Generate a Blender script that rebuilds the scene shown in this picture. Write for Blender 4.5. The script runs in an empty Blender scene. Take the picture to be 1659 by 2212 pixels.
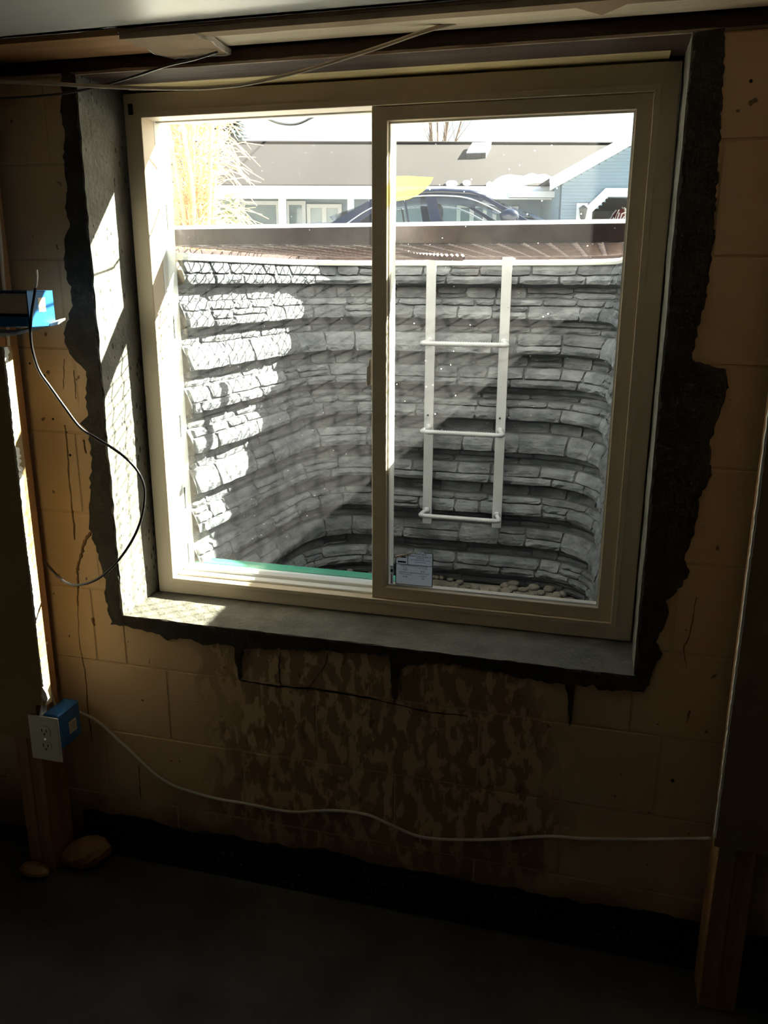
import bpy, bmesh, math, random
from mathutils import Vector, Matrix, Euler, noise as mnoise

random.seed(11)
SC = bpy.context.scene
COL = SC.collection
R = math.radians

# ------------------------------------------------------------------ camera
FPX, YAW, PITCH, ROLL = 1791.55, 0.2637, 0.2712, 0.0032
CAM = Vector((1.116, -1.741, 0.7963))
_f = Vector((-math.sin(YAW)*math.cos(PITCH), math.cos(YAW)*math.cos(PITCH), -math.sin(PITCH)))
_r0 = Vector((math.cos(YAW), math.sin(YAW), 0)); _u0 = _r0.cross(_f)
_r = _r0*math.cos(ROLL) + _u0*math.sin(ROLL); _u = -_r0*math.sin(ROLL) + _u0*math.cos(ROLL)
cam = bpy.data.cameras.new('camera'); cam_o = bpy.data.objects.new('camera', cam); COL.objects.link(cam_o)
cam.sensor_fit = 'AUTO'; cam.sensor_width = 36.0; cam.lens = FPX/2212*36.0
cam.clip_start = 0.02; cam.clip_end = 400
M = Matrix.Identity(4)
for i in range(3):
    M[i][0] = _r[i]; M[i][1] = _u[i]; M[i][2] = -_f[i]; M[i][3] = CAM[i]
cam_o.matrix_world = M
SC.camera = cam_o

# ------------------------------------------------------------------ sky, sun, exposure
SUN_AZ, SUN_EL = R(48.5), R(35.6)          # azimuth measured from +y towards +x
world = bpy.data.worlds.new('world'); SC.world = world; world.use_nodes = True
wn = world.node_tree; wn.nodes.clear()
sky = wn.nodes.new('ShaderNodeTexSky'); sky.sky_type = 'NISHITA'; sky.sun_disc = False
sky.sun_elevation = SUN_EL; sky.sun_rotation = SUN_AZ
sky.air_density = 1.2; sky.dust_density = 2.5; sky.ozone_density = 1.0
bg = wn.nodes.new('ShaderNodeBackground'); bg.inputs[1].default_value = 0.34
wo = wn.nodes.new('ShaderNodeOutputWorld')
wn.links.new(sky.outputs[0], bg.inputs[0]); wn.links.new(bg.outputs[0], wo.inputs[0])
sl = bpy.data.lights.new('sun', 'SUN'); sl.energy = 54.0; sl.angle = R(0.53); sl.color = (1.0, 0.94, 0.83)
so = bpy.data.objects.new('sun', sl); COL.objects.link(so)
so.rotation_euler = Vector((-math.sin(SUN_AZ)*math.cos(SUN_EL), -math.cos(SUN_AZ)*math.cos(SUN_EL), -math.sin(SUN_EL))).to_track_quat('-Z', 'Y').to_euler()
so.location = (6, 6, 8)
# weak warm fill light added in the room behind the camera, no fixture
al = bpy.data.lights.new('fill_light', 'POINT'); al.energy = 0.25; al.color = (1.0, 0.56, 0.29); al.shadow_soft_size = 0.12
ao = bpy.data.objects.new('fill_light', al); COL.objects.link(ao); ao.location = (0.3, -2.9, 0.95)
vs = SC.view_settings
SC.display_settings.display_device = 'sRGB'
vs.view_transform = 'Standard'; vs.look = 'None'; vs.gamma = 1.0; vs.use_curve_mapping = False
vs.exposure = 0.22
SC.cycles.max_bounces = 14; SC.cycles.diffuse_bounces = 6; SC.cycles.transparent_max_bounces = 24
SC.cycles.use_denoising = True
SC.cycles.sample_clamp_indirect = 6.0

# ------------------------------------------------------------------ pixel -> place helpers
def ray(px, py):
    return (_r*((px-829.5)/FPX) - _u*((py-1106.0)/FPX) + _f)
def aty(px, py, y):
    d = ray(px, py); return CAM + d*((y-CAM.y)/d.y)
def atx(px, py, x):
    d = ray(px, py); return CAM + d*((x-CAM.x)/d.x)
def atz(px, py, z):
    d = ray(px, py); return CAM + d*((z-CAM.z)/d.z)
FH = Vector((-math.sin(YAW), math.cos(YAW), 0)); RH = Vector((math.cos(YAW), math.sin(YAW), 0))
def atd(px, py, D):
    "(lateral, height) on an upright plane D metres in front of the camera"
    d = ray(px, py); p = d*(D/d.dot(FH)); return p.dot(RH), p.z + CAM.z

# ------------------------------------------------------------------ object helpers
def tag(o, label=None, cat=None, group=None, kind=None):
    if label: o['label'] = label
    if cat: o['category'] = cat
    if group: o['group'] = group
    if kind: o['kind'] = kind
    return o
ORG = {}
def empty(name, loc, label=None, cat=None, group=None, kind=None, rot=0.0):
    o = bpy.data.objects.new(name, None); COL.objects.link(o)
    o.location = loc; o.rotation_euler = (0, 0, rot); o.empty_display_size = 0.05
    ORG[o.name] = Vector(loc)
    return tag(o, label, cat, group, kind)

class MB:
    def __init__(s): s.v = []; s.f = []
    def add(s, vs_, fs):
        n = len(s.v); s.v += [Vector(p) for p in vs_]; s.f += [tuple(i+n for i in f) for f in fs]; return s
    def box(s, x0, x1, y0, y1, z0, z1):
        return s.add([(x0,y0,z0),(x1,y0,z0),(x1,y1,z0),(x0,y1,z0),(x0,y0,z1),(x1,y0,z1),(x1,y1,z1),(x0,y1,z1)],
                     [(0,3,2,1),(4,5,6,7),(0,1,5,4),(1,2,6,5),(2,3,7,6),(3,0,4,7)])
    def hexa(s, p):   # 8 points, bottom four then top four
        return s.add(p, [(0,3,2,1),(4,5,6,7),(0,1,5,4),(1,2,6,5),(2,3,7,6),(3,0,4,7)])
    def prism(s, pts, d):   # polygon pts (3d) swept by vector d
        n = len(pts); d = Vector(d); a = [Vector(p) for p in pts]; b = [p+d for p in a]
        fs = [tuple(range(n))[::-1], tuple(range(n, 2*n))] + [(i, (i+1) % n, n+(i+1) % n, n+i) for i in range(n)]
        return s.add(a+b, fs)
    def tube(s, pts, r, n=8, cap=True):
        pts = [Vector(p) for p in pts]; rs = r if isinstance(r, (list, tuple)) else [r]*len(pts)
        up = None; rings = []
        for i, p in enumerate(pts):
            t = (pts[min(i+1, len(pts)-1)] - pts[max(i-1, 0)]).normalized()
            if up is None:
                a = Vector((0, 0, 1)) if abs(t.z) < .9 else Vector((1, 0, 0)); up = (a - t*a.dot(t)).normalized()
            else:
                up = (up - t*up.dot(t)).normalized()
            b = t.cross(up)
            rings.append([p + (up*math.cos(2*math.pi*k/n) + b*math.sin(2*math.pi*k/n))*rs[i] for k in range(n)])
        vs_ = [q for rg in rings for q in rg]; fs = []
        for i in range(len(pts)-1):
            for k in range(n):
                fs.append((i*n+k, i*n+(k+1) % n, (i+1)*n+(k+1) % n, (i+1)*n+k))
        if cap:
            fs.append(tuple(range(n))[::-1]); fs.append(tuple((len(pts)-1)*n+k for k in range(n)))
        return s.add(vs_, fs)
    def ball(s, c, r, seg=10, ring=7, sq=(1, 1, 1)):
        vs_ = [(c[0], c[1], c[2]+r*sq[2])]
        for i in range(1, ring):
            a = math.pi*i/ring
            for k in range(seg):
                b = 2*math.pi*k/seg
                vs_.append((c[0]+r*sq[0]*math.sin(a)*math.cos(b), c[1]+r*sq[1]*math.sin(a)*math.sin(b), c[2]+r*sq[2]*math.cos(a)))
        vs_.append((c[0], c[1], c[2]-r*sq[2])); fs = []
        for k in range(seg):
            fs.append((0, 1+k, 1+(k+1) % seg)); e = len(vs_)-1; l = 1+(ring-2)*seg
            fs.append((e, l+(k+1) % seg, l+k))
        for i in range(ring-2):
            for k in range(seg):
                a = 1+i*seg; fs.append((a+k, a+seg+k, a+seg+(k+1) % seg, a+(k+1) % seg))
        return s.add(vs_, fs)
    def build(s, name, mat, parent=None, smooth=False, bevel=0.0, origin=None, seg=2, world=None):
        "link as one mesh object; vertices are world coordinates (or local ones if the parent is turned: world=Matrix)"
        if world is not None: s.v = [world @ p for p in s.v]
        if parent is not None:
            q = parent; T = Matrix.Identity(4)
            chain = []
            while q is not None: chain.append(q); q = q.parent
            for q in reversed(chain): T = T @ Matrix.LocRotScale(q.location, q.rotation_euler, None)
            I = T.inverted(); vs_ = [I @ p for p in s.v]; loc = Vector((0, 0, 0))
        else:
            if origin is None:
                zs = min(p.z for p in s.v); n = len(s.v)
                loc = Vector(((min(p.x for p in s.v)+max(p.x for p in s.v))/2, (min(p.y for p in s.v)+max(p.y for p in s.v))/2, zs))
            else: loc = Vector(origin)
            vs_ = [p-loc for p in s.v]
        me = bpy.data.meshes.new(name); me.from_pydata([tuple(p) for p in vs_], [], s.f); me.validate(); me.update()
        bm = bmesh.new(); bm.from_mesh(me)
        bmesh.ops.recalc_face_normals(bm, faces=bm.faces)
        if bevel > 0:
            bmesh.ops.remove_doubles(bm, verts=bm.verts, dist=1e-6)
            es = [e for e in bm.edges if len(e.link_faces) == 2 and e.calc_face_angle(0) > 0.5]
            bmesh.ops.bevel(bm, geom=es, offset=bevel, segments=seg, profile=0.6, affect='EDGES', clamp_overlap=True)
        bm.to_mesh(me); bm.free()
        if smooth:
            me.polygons.foreach_set('use_smooth', [True]*len(me.polygons))
        me.materials.append(mat)
        o = bpy.data.objects.new(name, me); COL.objects.link(o); o.location = loc
        if parent is not None: o.parent = parent
        return o

def smooth_path(pts, n=8):
    "Catmull-Rom through points"
    P = [Vector(p) for p in pts]; P = [P[0]*2-P[1]] + P + [P[-1]*2-P[-2]]; out = []
    for i in range(1, len(P)-2):
        a, b, c, d = P[i-1:i+3]
        for k in range(n):
            t = k/n
            out.append(0.5*((2*b) + (c-a)*t + (2*a-5*b+4*c-d)*t*t + (3*b-a-3*c+d)*t**3))
    out.append(P[-2]); return out

# ------------------------------------------------------------------ materials
def mk(name):
    m = bpy.data.materials.new(name); m.use_nodes = True; nt = m.node_tree
    return m, nt, nt.nodes['Principled BSDF']
def lk(nt, a, b): nt.links.new(a, b)
def mottled(name, c1, c2, scale=8.0, rough=0.8, bump=0.0, bscale=60.0, detail=5.0, stretch=None, metal=0.0, spec=0.3, rand=0.0, lo=.35, hi=.65):
    m, nt, b = mk(name); N = nt.nodes
    tc = N.new('ShaderNodeTexCoord'); src = tc.outputs['Object']
    if stretch:
        mp = N.new('ShaderNodeMapping'); mp.inputs['Scale'].default_value = stretch; lk(nt, src, mp.inputs[0]); src = mp.outputs[0]
    nz = N.new('ShaderNodeTexNoise'); nz.inputs['Scale'].default_value = scale; nz.inputs['Detail'].default_value = detail
    lk(nt, src, nz.inputs['Vector'])
    cr = N.new('ShaderNodeValToRGB'); cr.color_ramp.elements[0].position = lo; cr.color_ramp.elements[1].position = hi
    cr.color_ramp.elements[0].color = (*c1, 1); cr.color_ramp.elements[1].color = (*c2, 1)
    lk(nt, nz.outputs['Fac'], cr.inputs[0]); out = cr.outputs[0]
    if rand > 0:
        oi = N.new('ShaderNodeObjectInfo'); mr = N.new('ShaderNodeMapRange')
        mr.inputs['To Min'].default_value = 1-rand; mr.inputs['To Max'].default_value = 1+rand; lk(nt, oi.outputs['Random'], mr.inputs[0])
        hs = N.new('ShaderNodeHueSaturation'); lk(nt, mr.outputs[0], hs.inputs['Value']); lk(nt, out, hs.inputs['Color']); out = hs.outputs[0]
    lk(nt, out, b.inputs['Base Color'])
    b.inputs['Roughness'].default_value = rough; b.inputs['Metallic'].default_value = metal
    b.inputs['Specular IOR Level'].default_value = spec
    if bump > 0:
        n2 = N.new('ShaderNodeTexNoise'); n2.inputs['Scale'].default_value = bscale; n2.inputs['Detail'].default_value = 6; lk(nt, src, n2.inputs['Vector'])
        bp = N.new('ShaderNodeBump'); bp.inputs['Strength'].default_value = bump; bp.inputs['Distance'].default_value = 0.01
        lk(nt, n2.outputs['Fac'], bp.inputs['Height']); lk(nt, bp.outputs[0], b.inputs['Normal'])
    return m
def glassy(name, dust=0.03, tint=(0.93, 0.97, 0.95), dscale=6.0, specks=0.0):
    m, nt, b = mk(name); N = nt.nodes; N.remove(b); out = N['Material Output']
    tr = N.new('ShaderNodeBsdfTransparent'); tr.inputs[0].default_value = (*tint, 1)
    gl = N.new('ShaderNodeBsdfGlossy'); gl.inputs['Roughness'].default_value = 0.03
    lw_n = N.new('ShaderNodeLayerWeight'); lw_n.inputs[0].default_value = .5
    pw = N.new('ShaderNodeMath'); pw.operation = 'POWER'; pw.inputs[1].default_value = 5; lk(nt, lw_n.outputs['Facing'], pw.inputs[0])
    fr = N.new('ShaderNodeMath'); fr.operation = 'MULTIPLY_ADD'; fr.inputs[1].default_value = .9; fr.inputs[2].default_value = .03; lk(nt, pw.outputs[0], fr.inputs[0])
    mx = N.new('ShaderNodeMixShader'); lk(nt, fr.outputs[0], mx.inputs[0]); lk(nt, tr.outputs[0], mx.inputs[1]); lk(nt, gl.outputs[0], mx.inputs[2])
    if dust > 0:
        tl = N.new('ShaderNodeBsdfTranslucent'); tl.inputs[0].default_value = (.95, .93, .9, 1)
        tc = N.new('ShaderNodeTexCoord'); nz = N.new('ShaderNodeTexNoise'); nz.inputs['Scale'].default_value = dscale; nz.inputs['Detail'].default_value = 8
        lk(nt, tc.outputs['Object'], nz.inputs['Vector'])
        mr = N.new('ShaderNodeMapRange'); mr.inputs['From Min'].default_value = .3; mr.inputs['From Max'].default_value = .75
        mr.inputs['To Min'].default_value = dust*.55; mr.inputs['To Max'].default_value = dust*1.6; lk(nt, nz.outputs['Fac'], mr.inputs[0])
        fac = mr.outputs[0]
        if specks > 0:
            vo = N.new('ShaderNodeTexVoronoi'); vo.inputs['Scale'].default_value = 34; lk(nt, tc.outputs['Object'], vo.inputs['Vector'])
            lt = N.new('ShaderNodeMath'); lt.operation = 'LESS_THAN'; lt.inputs[1].default_value = 0.055; lk(nt, vo.outputs['Distance'], lt.inputs[0])
            m2 = N.new('ShaderNodeMath'); m2.operation = 'MULTIPLY_ADD'; m2.inputs[1].default_value = specks; lk(nt, lt.outputs[0], m2.inputs[0]); lk(nt, fac, m2.inputs[2]); fac = m2.outputs[0]
        mx2 = N.new('ShaderNodeMixShader'); lk(nt, fac, mx2.inputs[0]); lk(nt, mx.outputs[0], mx2.inputs[1]); lk(nt, tl.outputs[0], mx2.inputs[2]); mx = mx2
    lk(nt, mx.outputs[0], out.inputs[0]); return m
def translucent(name, col, fac=0.5, trans=0.0):
    m, nt, b = mk(name); N = nt.nodes; out = N['Material Output']
    b.inputs['Base Color'].default_value = (*col, 1); b.inputs['Roughness'].default_value = .6
    tl = N.new('ShaderNodeBsdfTranslucent'); tl.inputs[0].default_value = (*col, 1)
    mx = N.new('ShaderNodeMixShader'); mx.inputs[0].default_value = fac; lk(nt, b.outputs[0], mx.inputs[1]); lk(nt, tl.outputs[0], mx.inputs[2])
    if trans > 0:
        tp = N.new('ShaderNodeBsdfTransparent'); tp.inputs[0].default_value = (*[min(1, c*1.1+.1) for c in col], 1)
        m2 = N.new('ShaderNodeMixShader'); m2.inputs[0].default_value = trans; lk(nt, mx.outputs[0], m2.inputs[1]); lk(nt, tp.outputs[0], m2.inputs[2]); mx = m2
    lk(nt, mx.outputs[0], out.inputs[0]); return m

def block_paint():
    "tan painted masonry, peeled and mud-streaked under the window (stains have their own place on the wall)"
    m, nt, b = mk('painted_block'); N = nt.nodes
    g = N.new('ShaderNodeNewGeometry'); sep = N.new('ShaderNodeSeparateXYZ'); lk(nt, g.outputs['Position'], sep.inputs[0])
    def noise(sc, vec_scale, det=6, dist=0.0):
        mp = N.new('ShaderNodeMapping'); mp.inputs['Scale'].default_value = vec_scale; lk(nt, g.outputs['Position'], mp.inputs[0])
        n = N.new('ShaderNodeTexNoise'); n.inputs['Scale'].default_value = sc; n.inputs['Detail'].default_value = det; n.inputs['Distortion'].default_value = dist
        lk(nt, mp.outputs[0], n.inputs['Vector']); return n.outputs['Fac']
    def rng(src, a, b_, c=0.0, d=1.0):
        r = N.new('ShaderNodeMapRange'); r.interpolation_type = 'SMOOTHSTEP'
        for k, v in (('From Min', a), ('From Max', b_), ('To Min', c), ('To Max', d)): r.inputs[k].default_value = v
        lk(nt, src, r.inputs[0]); return r.outputs[0]
    def op(o, a, b_):
        x = N.new('ShaderNodeMath'); x.operation = o
        for i, q in enumerate((a, b_)):
            if isinstance(q, (int, float)): x.inputs[i].default_value = q
            else: lk(nt, q, x.inputs[i])
        return x.outputs[0]
    def mixc(f, c1, c2):
        x = N.new('ShaderNodeMix'); x.data_type = 'RGBA'
        lk(nt, f, x.inputs[0])
        for i, q in ((6, c1), (7, c2)):
            if isinstance(q, tuple): x.inputs[i].default_value = (*q, 1)
            else: lk(nt, q, x.inputs[i])
        return x.outputs[2]
    base = mixc(rng(noise(3.0, (1, 1, 1)), .3, .7), (.69, .48, .275), (.76, .555, .335))
    # fine dark specks
    base = mixc(op('MULTIPLY', rng(noise(38.0, (1, 1, .8), 2), .70, .73), .8), base, (.12, .08, .05))
    # peeled patches and mud runs below the opening
    jig = op('MULTIPLY', op('SUBTRACT', noise(5.0, (1, 1, 1)), .5), .35)
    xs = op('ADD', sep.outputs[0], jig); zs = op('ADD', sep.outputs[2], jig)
    reg = op('MULTIPLY', op('MULTIPLY', rng(xs, .10, .30), rng(xs, 1.12, .98)), rng(zs, .02, -.06))
    n1 = noise(34.0, (1.0, 1, .50), 8, .25); n2 = noise(34.0, (1.0, 1, .13), 4)
    pat = op('MULTIPLY', rng(op('ADD', op('MULTIPLY', n1, .75), op('MULTIPLY', n2, .35)), .515, .565), reg)
    c = mixc(op('MULTIPLY', pat, .72), base, (.25, .15, .075))
    pat2 = op('MULTIPLY', rng(noise(25.0, (1.6, 1, .6), 7, .6), .60, .68), reg)
    c = mixc(op('MULTIPLY', pat2, .7), c, (.15, .085, .04))
    # brown drip lines left of the opening
    regl = op('MULTIPLY', rng(sep.outputs[0], .0, -.06), rng(sep.outputs[2], .75, .35))
    dr = op('MULTIPLY', rng(noise(22.0, (1, 1, .04), 2, .0), .70, .715), regl)
    c = mixc(op('MULTIPLY', dr, .75), c, (.26, .17, .08))
    # browner and darker towards the foot of the wall
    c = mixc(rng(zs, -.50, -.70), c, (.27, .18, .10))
    lk(nt, c, b.inputs['Base Color']); b.inputs['Roughness'].default_value = .85; b.inputs['Specular IOR Level'].default_value = .2
    bp = N.new('ShaderNodeBump'); bp.inputs['Strength'].default_value = .35; bp.inputs['Distance'].default_value = .004
    lk(nt, op('ADD', noise(70.0, (1, 1, 1), 5), op('MULTIPLY', pat, -1.2)), bp.inputs['Height']); lk(nt, bp.outputs[0], b.inputs['Normal'])
    return m

def pitted_concrete():
    m = mottled('fresh_concrete', (.15, .148, .125), (.215, .21, .18), 14, .9, .5, 90)
    nt = m.node_tree; N = nt.nodes; b = N['Principled BSDF']
    g = N.new('ShaderNodeNewGeometry'); mp = N.new('ShaderNodeMapping'); mp.inputs['Scale'].default_value = (1, 1.6, .8); lk(nt, g.outputs['Position'], mp.inputs[0])
    vo = N.new('ShaderNodeTexVoronoi'); vo.inputs['Scale'].default_value = 42; lk(nt, mp.outputs[0], vo.inputs['Vector'])
    nz = N.new('ShaderNodeTexNoise'); nz.inputs['Scale'].default_value = 9; lk(nt, g.outputs['Position'], nz.inputs['Vector'])
    ml = N.new('ShaderNodeMath'); ml.operation = 'MULTIPLY_ADD'; ml.inputs[1].default_value = .95; ml.inputs[2].default_value = -.33; lk(nt, nz.outputs['Fac'], ml.inputs[0])
    lt = N.new('ShaderNodeMath'); lt.operation = 'LESS_THAN'; lk(nt, vo.outputs['Distance'], lt.inputs[0]); lk(nt, ml.outputs[0], lt.inputs[1])
    mx = N.new('ShaderNodeMix'); mx.data_type = 'RGBA'; src = b.inputs['Base Color'].links[0].from_socket
    lk(nt, lt.outputs[0], mx.inputs[0]); lk(nt, src, mx.inputs[6]); mx.inputs[7].default_value = (.06, .055, .045, 1)
    lk(nt, mx.outputs[2], b.inputs['Base Color'])
    return m
def wood(name, c1, c2, axis='x', rough=.7):
    st = {'x': (2.0, 30, 30), 'y': (30, 2.0, 30), 'z': (30, 30, 2.0)}[axis]
    return mottled(name, c1, c2, 1.0, rough, .25, 3.0, 6, st)

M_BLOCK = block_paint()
M_JOINT = mottled('painted_joint', (.63, .44, .25), (.69, .50, .30), 20, .9, .3, 80)
M_MORTAR = mottled('dark_mortar', (.050, .044, .034), (.075, .067, .053), 18, .95, .6, 70)
M_CONC = pitted_concrete()
M_SILL = mottled('sill_concrete', (.105, .098, .076), (.155, .145, .115), 14, .9, .5, 90)
M_FLOOR = mottled('floor_concrete', (.055, .050, .042), (.085, .079, .067), 5, .9, .3, 40)
M_MAT = mottled('black_dimple_plastic', (.012, .014, .017), (.02, .022, .026), 20, .45, 0)
M_VINYL = mottled('almond_vinyl', (.62, .515, .38), (.66, .55, .41), 3, .42, 0, spec=.4)
M_VINYLW = mottled('white_vinyl', (.80, .80, .77), (.84, .84, .81), 3, .4, 0, spec=.4)
M_DRY = mottled('drywall_paint', (.34, .24, .11), (.38, .27, .13), 6, .85, .08, 150)
M_DRYBROWN = mottled('brown_drywall_paper', (.36, .26, .17), (.41, .30, .20), 9, .9, .15, 60)
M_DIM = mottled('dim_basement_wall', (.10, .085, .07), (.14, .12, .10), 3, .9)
M_GYP = mottled('gypsum_core', (.90, .88, .84), (.96, .94, .90), 40, .95, .5, 150)
M_CEIL = mottled('ceiling_paint', (.76, .76, .74), (.82, .82, .80), 3, .30, .10, 7, spec=.5)
M_STUD = wood('stud_lumber', (.33, .17, .075), (.45, .25, .12), 'z')
M_PLATE = wood('pale_pine', (.76, .65, .49), (.85, .75, .60), 'x')
M_ORANGE = wood('orange_pine', (.40, .21, .085), (.50, .28, .13), 'x')
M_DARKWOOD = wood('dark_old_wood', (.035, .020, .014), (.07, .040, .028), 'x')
M_WORN = mottled('worn_wood', (.22, .15, .11), (.62, .53, .43), 9, .85, .3, 30, 6, (.6, 4, 4))
M_STRIP = wood('yellow_pine_strip', (.66, .54, .28), (.80, .68, .40), 'x')
M_BLUE = mottled('blue_plastic', (.012, .10, .27), (.018, .13, .32), 10, .35, 0, spec=.5)
M_PLATEW = mottled('almond_cover_plate', (.70, .64, .54), (.73, .67, .57), 4, .35, 0, spec=.45)
M_DARK = mottled('dark_recess', (.012, .010, .008), (.02, .017, .014), 10, .8, 0)
M_CABW = mottled('white_cable_sheath', (.72, .67, .58), (.77, .72, .63), 10, .45, 0)
M_CABB = mottled('black_cable_sheath', (.018, .016, .017), (.03, .027, .028), 10, .35, 0, spec=.6)
M_CABT = mottled('beige_cable_sheath', (.50, .42, .32), (.56, .47, .36), 10, .5, 0)
M_STONE = mottled('moulded_stone', (.090, .095, .104), (.178, .184, .193), 16, .85, .8, 45, 7, (1, 1, 1.8), rand=.26)
M_LINER = mottled('liner_joint', (.068, .072, .077), (.10, .105, .11), 18, .9, .5, 60)
M_RIM = mottled('cream_rim', (.70, .70, .66), (.76, .76, .72), 6, .5, 0)
M_LADDER = mottled('white_enamel', (.40, .40, .415), (.46, .46, .475), 8, .45, .1, 90)
M_GRATE = mottled('brown_paint_steel', (.038, .021, .020), (.068, .038, .034), 26, .5, .15, 90, metal=.1, spec=.5)
M_SNOW = mottled('snow', (.90, .91, .94), (.95, .95, .97), 5, .8, .3, 20)
M_LIP = translucent('frosted_lip', (.86, .87, .9), .6)
M_GRAVEL = mottled('river_gravel', (.07, .058, .045), (.17, .15, .12), 9, .8, .3, 40)
M_GREEN = mottled('green_strip', (.045, .25, .17), (.07, .31, .21), 12, .5, 0)
M_GROUND = mottled('winter_yard', (.34, .29, .21), (.55, .53, .50), 1.1, .95, .5, 15)
M_GLASS_L = glassy('dusty_glass', .0065, dscale=4, specks=.05)
M_GLASS_R = glassy('dusty_sash_glass', .0060, dscale=5, specks=.30)
M_SIDING_N = mottled('white_siding', (.7, .7, .7), (.75, .75, .75), 3, .7)
M_BLUESIDE = mottled('pale_blue_siding', (.25, .325, .395), (.28, .355, .425), 2, .7)
M_TRIM = mottled('white_trim', (.74, .75, .78), (.80, .81, .83), 4, .6)
M_SHINGLE = mottled('brown_shingles', (.0115, .0072, .0062), (.024, .0165, .0145), 9, .9, .4, 12, 6, (2, 6, 6))
M_DKGLASS = mottled('house_window_glass', (.13, .18, .21), (.26, .32, .35), 1.4, .12, 0, spec=.6, detail=3)
M_CAR = mottled('dark_blue_car_paint', (.010, .017, .040), (.014, .022, .048), 2, .22, 0, spec=.45)
M_TYRE = mottled('tyre_rubber', (.015, .015, .015), (.025, .025, .025), 10, .8)
M_RIMW = mottled('wheel_alloy', (.45, .45, .46), (.5, .5, .5), 10, .35, metal=.9)
M_CARGLASS = glassy('car_glass', .0, (.90, .95, .95))
M_SEAT = mottled('grey_seat_cloth', (.05, .05, .055), (.08, .08, .085), 12, .9)
M_CHROME = mottled('bright_trim', (.55, .56, .58), (.6, .6, .62), 8, .25, metal=.8)
M_BARK = mottled('bare_bark', (.16, .12, .10), (.24, .19, .16), 14, .9, .4, 40)
M_TAN = translucent('dry_tan_foliage', (.66, .50, .32), .45)
M_OLIVE = translucent('olive_leaves', (.22, .24, .10), .4)
M_SPRUCE = translucent('dark_spruce', (.05, .07, .06), .2)
M_YEL = translucent('yellow_shape', (.85, .70, .14), .8, .62)
M_PAPER = translucent('sticker_paper', (.70, .74, .80), .6)
M_PAPERT = mottled('sticker_backing', (.62, .50, .35), (.68, .55, .39), 20, .8)
M_INK = mottled('black_ink', (.012, .012, .016), (.016, .016, .02), 5, .7)
M_PINK = mottled('pink_ink', (.45, .12, .22), (.5, .15, .25), 5, .7)
M_REDCLOTH = mottled('dark_red_cloth', (.16, .04, .05), (.24, .06, .07), 12, .9)
M_LANTERN = mottled('lantern_metal', (.06, .06, .06), (.1, .1, .1), 10, .5)

# ================================================================== SETTING
D = 0.16                       # inner face of the window frame behind the wall face
OX0, OX1, OZ0, OZ1 = -0.048, 1.216, -0.032, 1.225     # masonry opening
WT = 0.28                      # wall thickness
FZ = -0.74                     # floor
CZ = 1.262                     # ceiling drywall
RX0, RX1, RY0 = -2.6, 2.9, -3.6
PZ = CZ + 0.35

b = MB(); b.box(RX0-.2, RX1+.2, RY0-.2, WT, FZ-.25, FZ)
tag(b.build('floor', M_FLOOR), kind='structure')
b = MB(); b.box(RX0-.2, RX1+.2, RY0-.2, -.155, CZ, CZ+.0127)
tag(b.build('ceiling', M_CEIL), kind='structure')
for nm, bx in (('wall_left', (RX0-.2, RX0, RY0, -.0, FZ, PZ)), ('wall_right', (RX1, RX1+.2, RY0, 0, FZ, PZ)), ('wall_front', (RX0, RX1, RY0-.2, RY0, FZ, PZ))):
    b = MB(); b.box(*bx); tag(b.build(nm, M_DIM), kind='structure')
b = MB(); b.box(RX0-.2, RX1+.2, RY0-.2, WT+.02, PZ, PZ+.05)
tag(b.build('trim_1', M_DARKWOOD), 'dark subfloor boards above the ceiling cavity', kind='structure')

# back wall: core with the opening, masonry blocks as parts
JY = .0022
b = MB()
b.box(RX0-.2, OX0-.0, JY, WT, FZ, OZ1); b.box(OX1, RX1+.2, JY, WT, FZ, OZ1); b.box(OX0, OX1, JY, WT, FZ, OZ0-.004)
wall = b.build('wall_back', M_JOINT, origin=(0, 0, FZ)); tag(wall, kind='structure')
def block(x0, x1, z0, z1):
    if x1-x0 < .012 or z1-z0 < .012: return
    g = .0022; y = random.uniform(-.0008, .0012)
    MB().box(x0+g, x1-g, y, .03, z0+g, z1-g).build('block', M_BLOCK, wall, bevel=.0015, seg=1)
k0 = -3
for k in range(-3, 8):
    z0 = max(FZ, -.172 + .203*k); z1 = min(OZ1, -.172 + .203*(k+1))
    off = .2693 if k % 2 == 0 else .2693+.203
    for j in range(-6, 8):
        x0 = off + .406*j; x1 = x0 + .406
        if x1 < -.62 or x0 > 2.3: continue
        if z1 <= OZ0 or x1 <= OX0 or x0 >= OX1: block(x0, x1, z0, z1); continue
        if z0 < OZ0: block(max(x0, OX0), min(x1, OX1), z0, OZ0)
        if x0 < OX0: block(x0, OX0, z0, z1)
        if x1 > OX1: block(OX1, x1, z0, z1)

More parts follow.
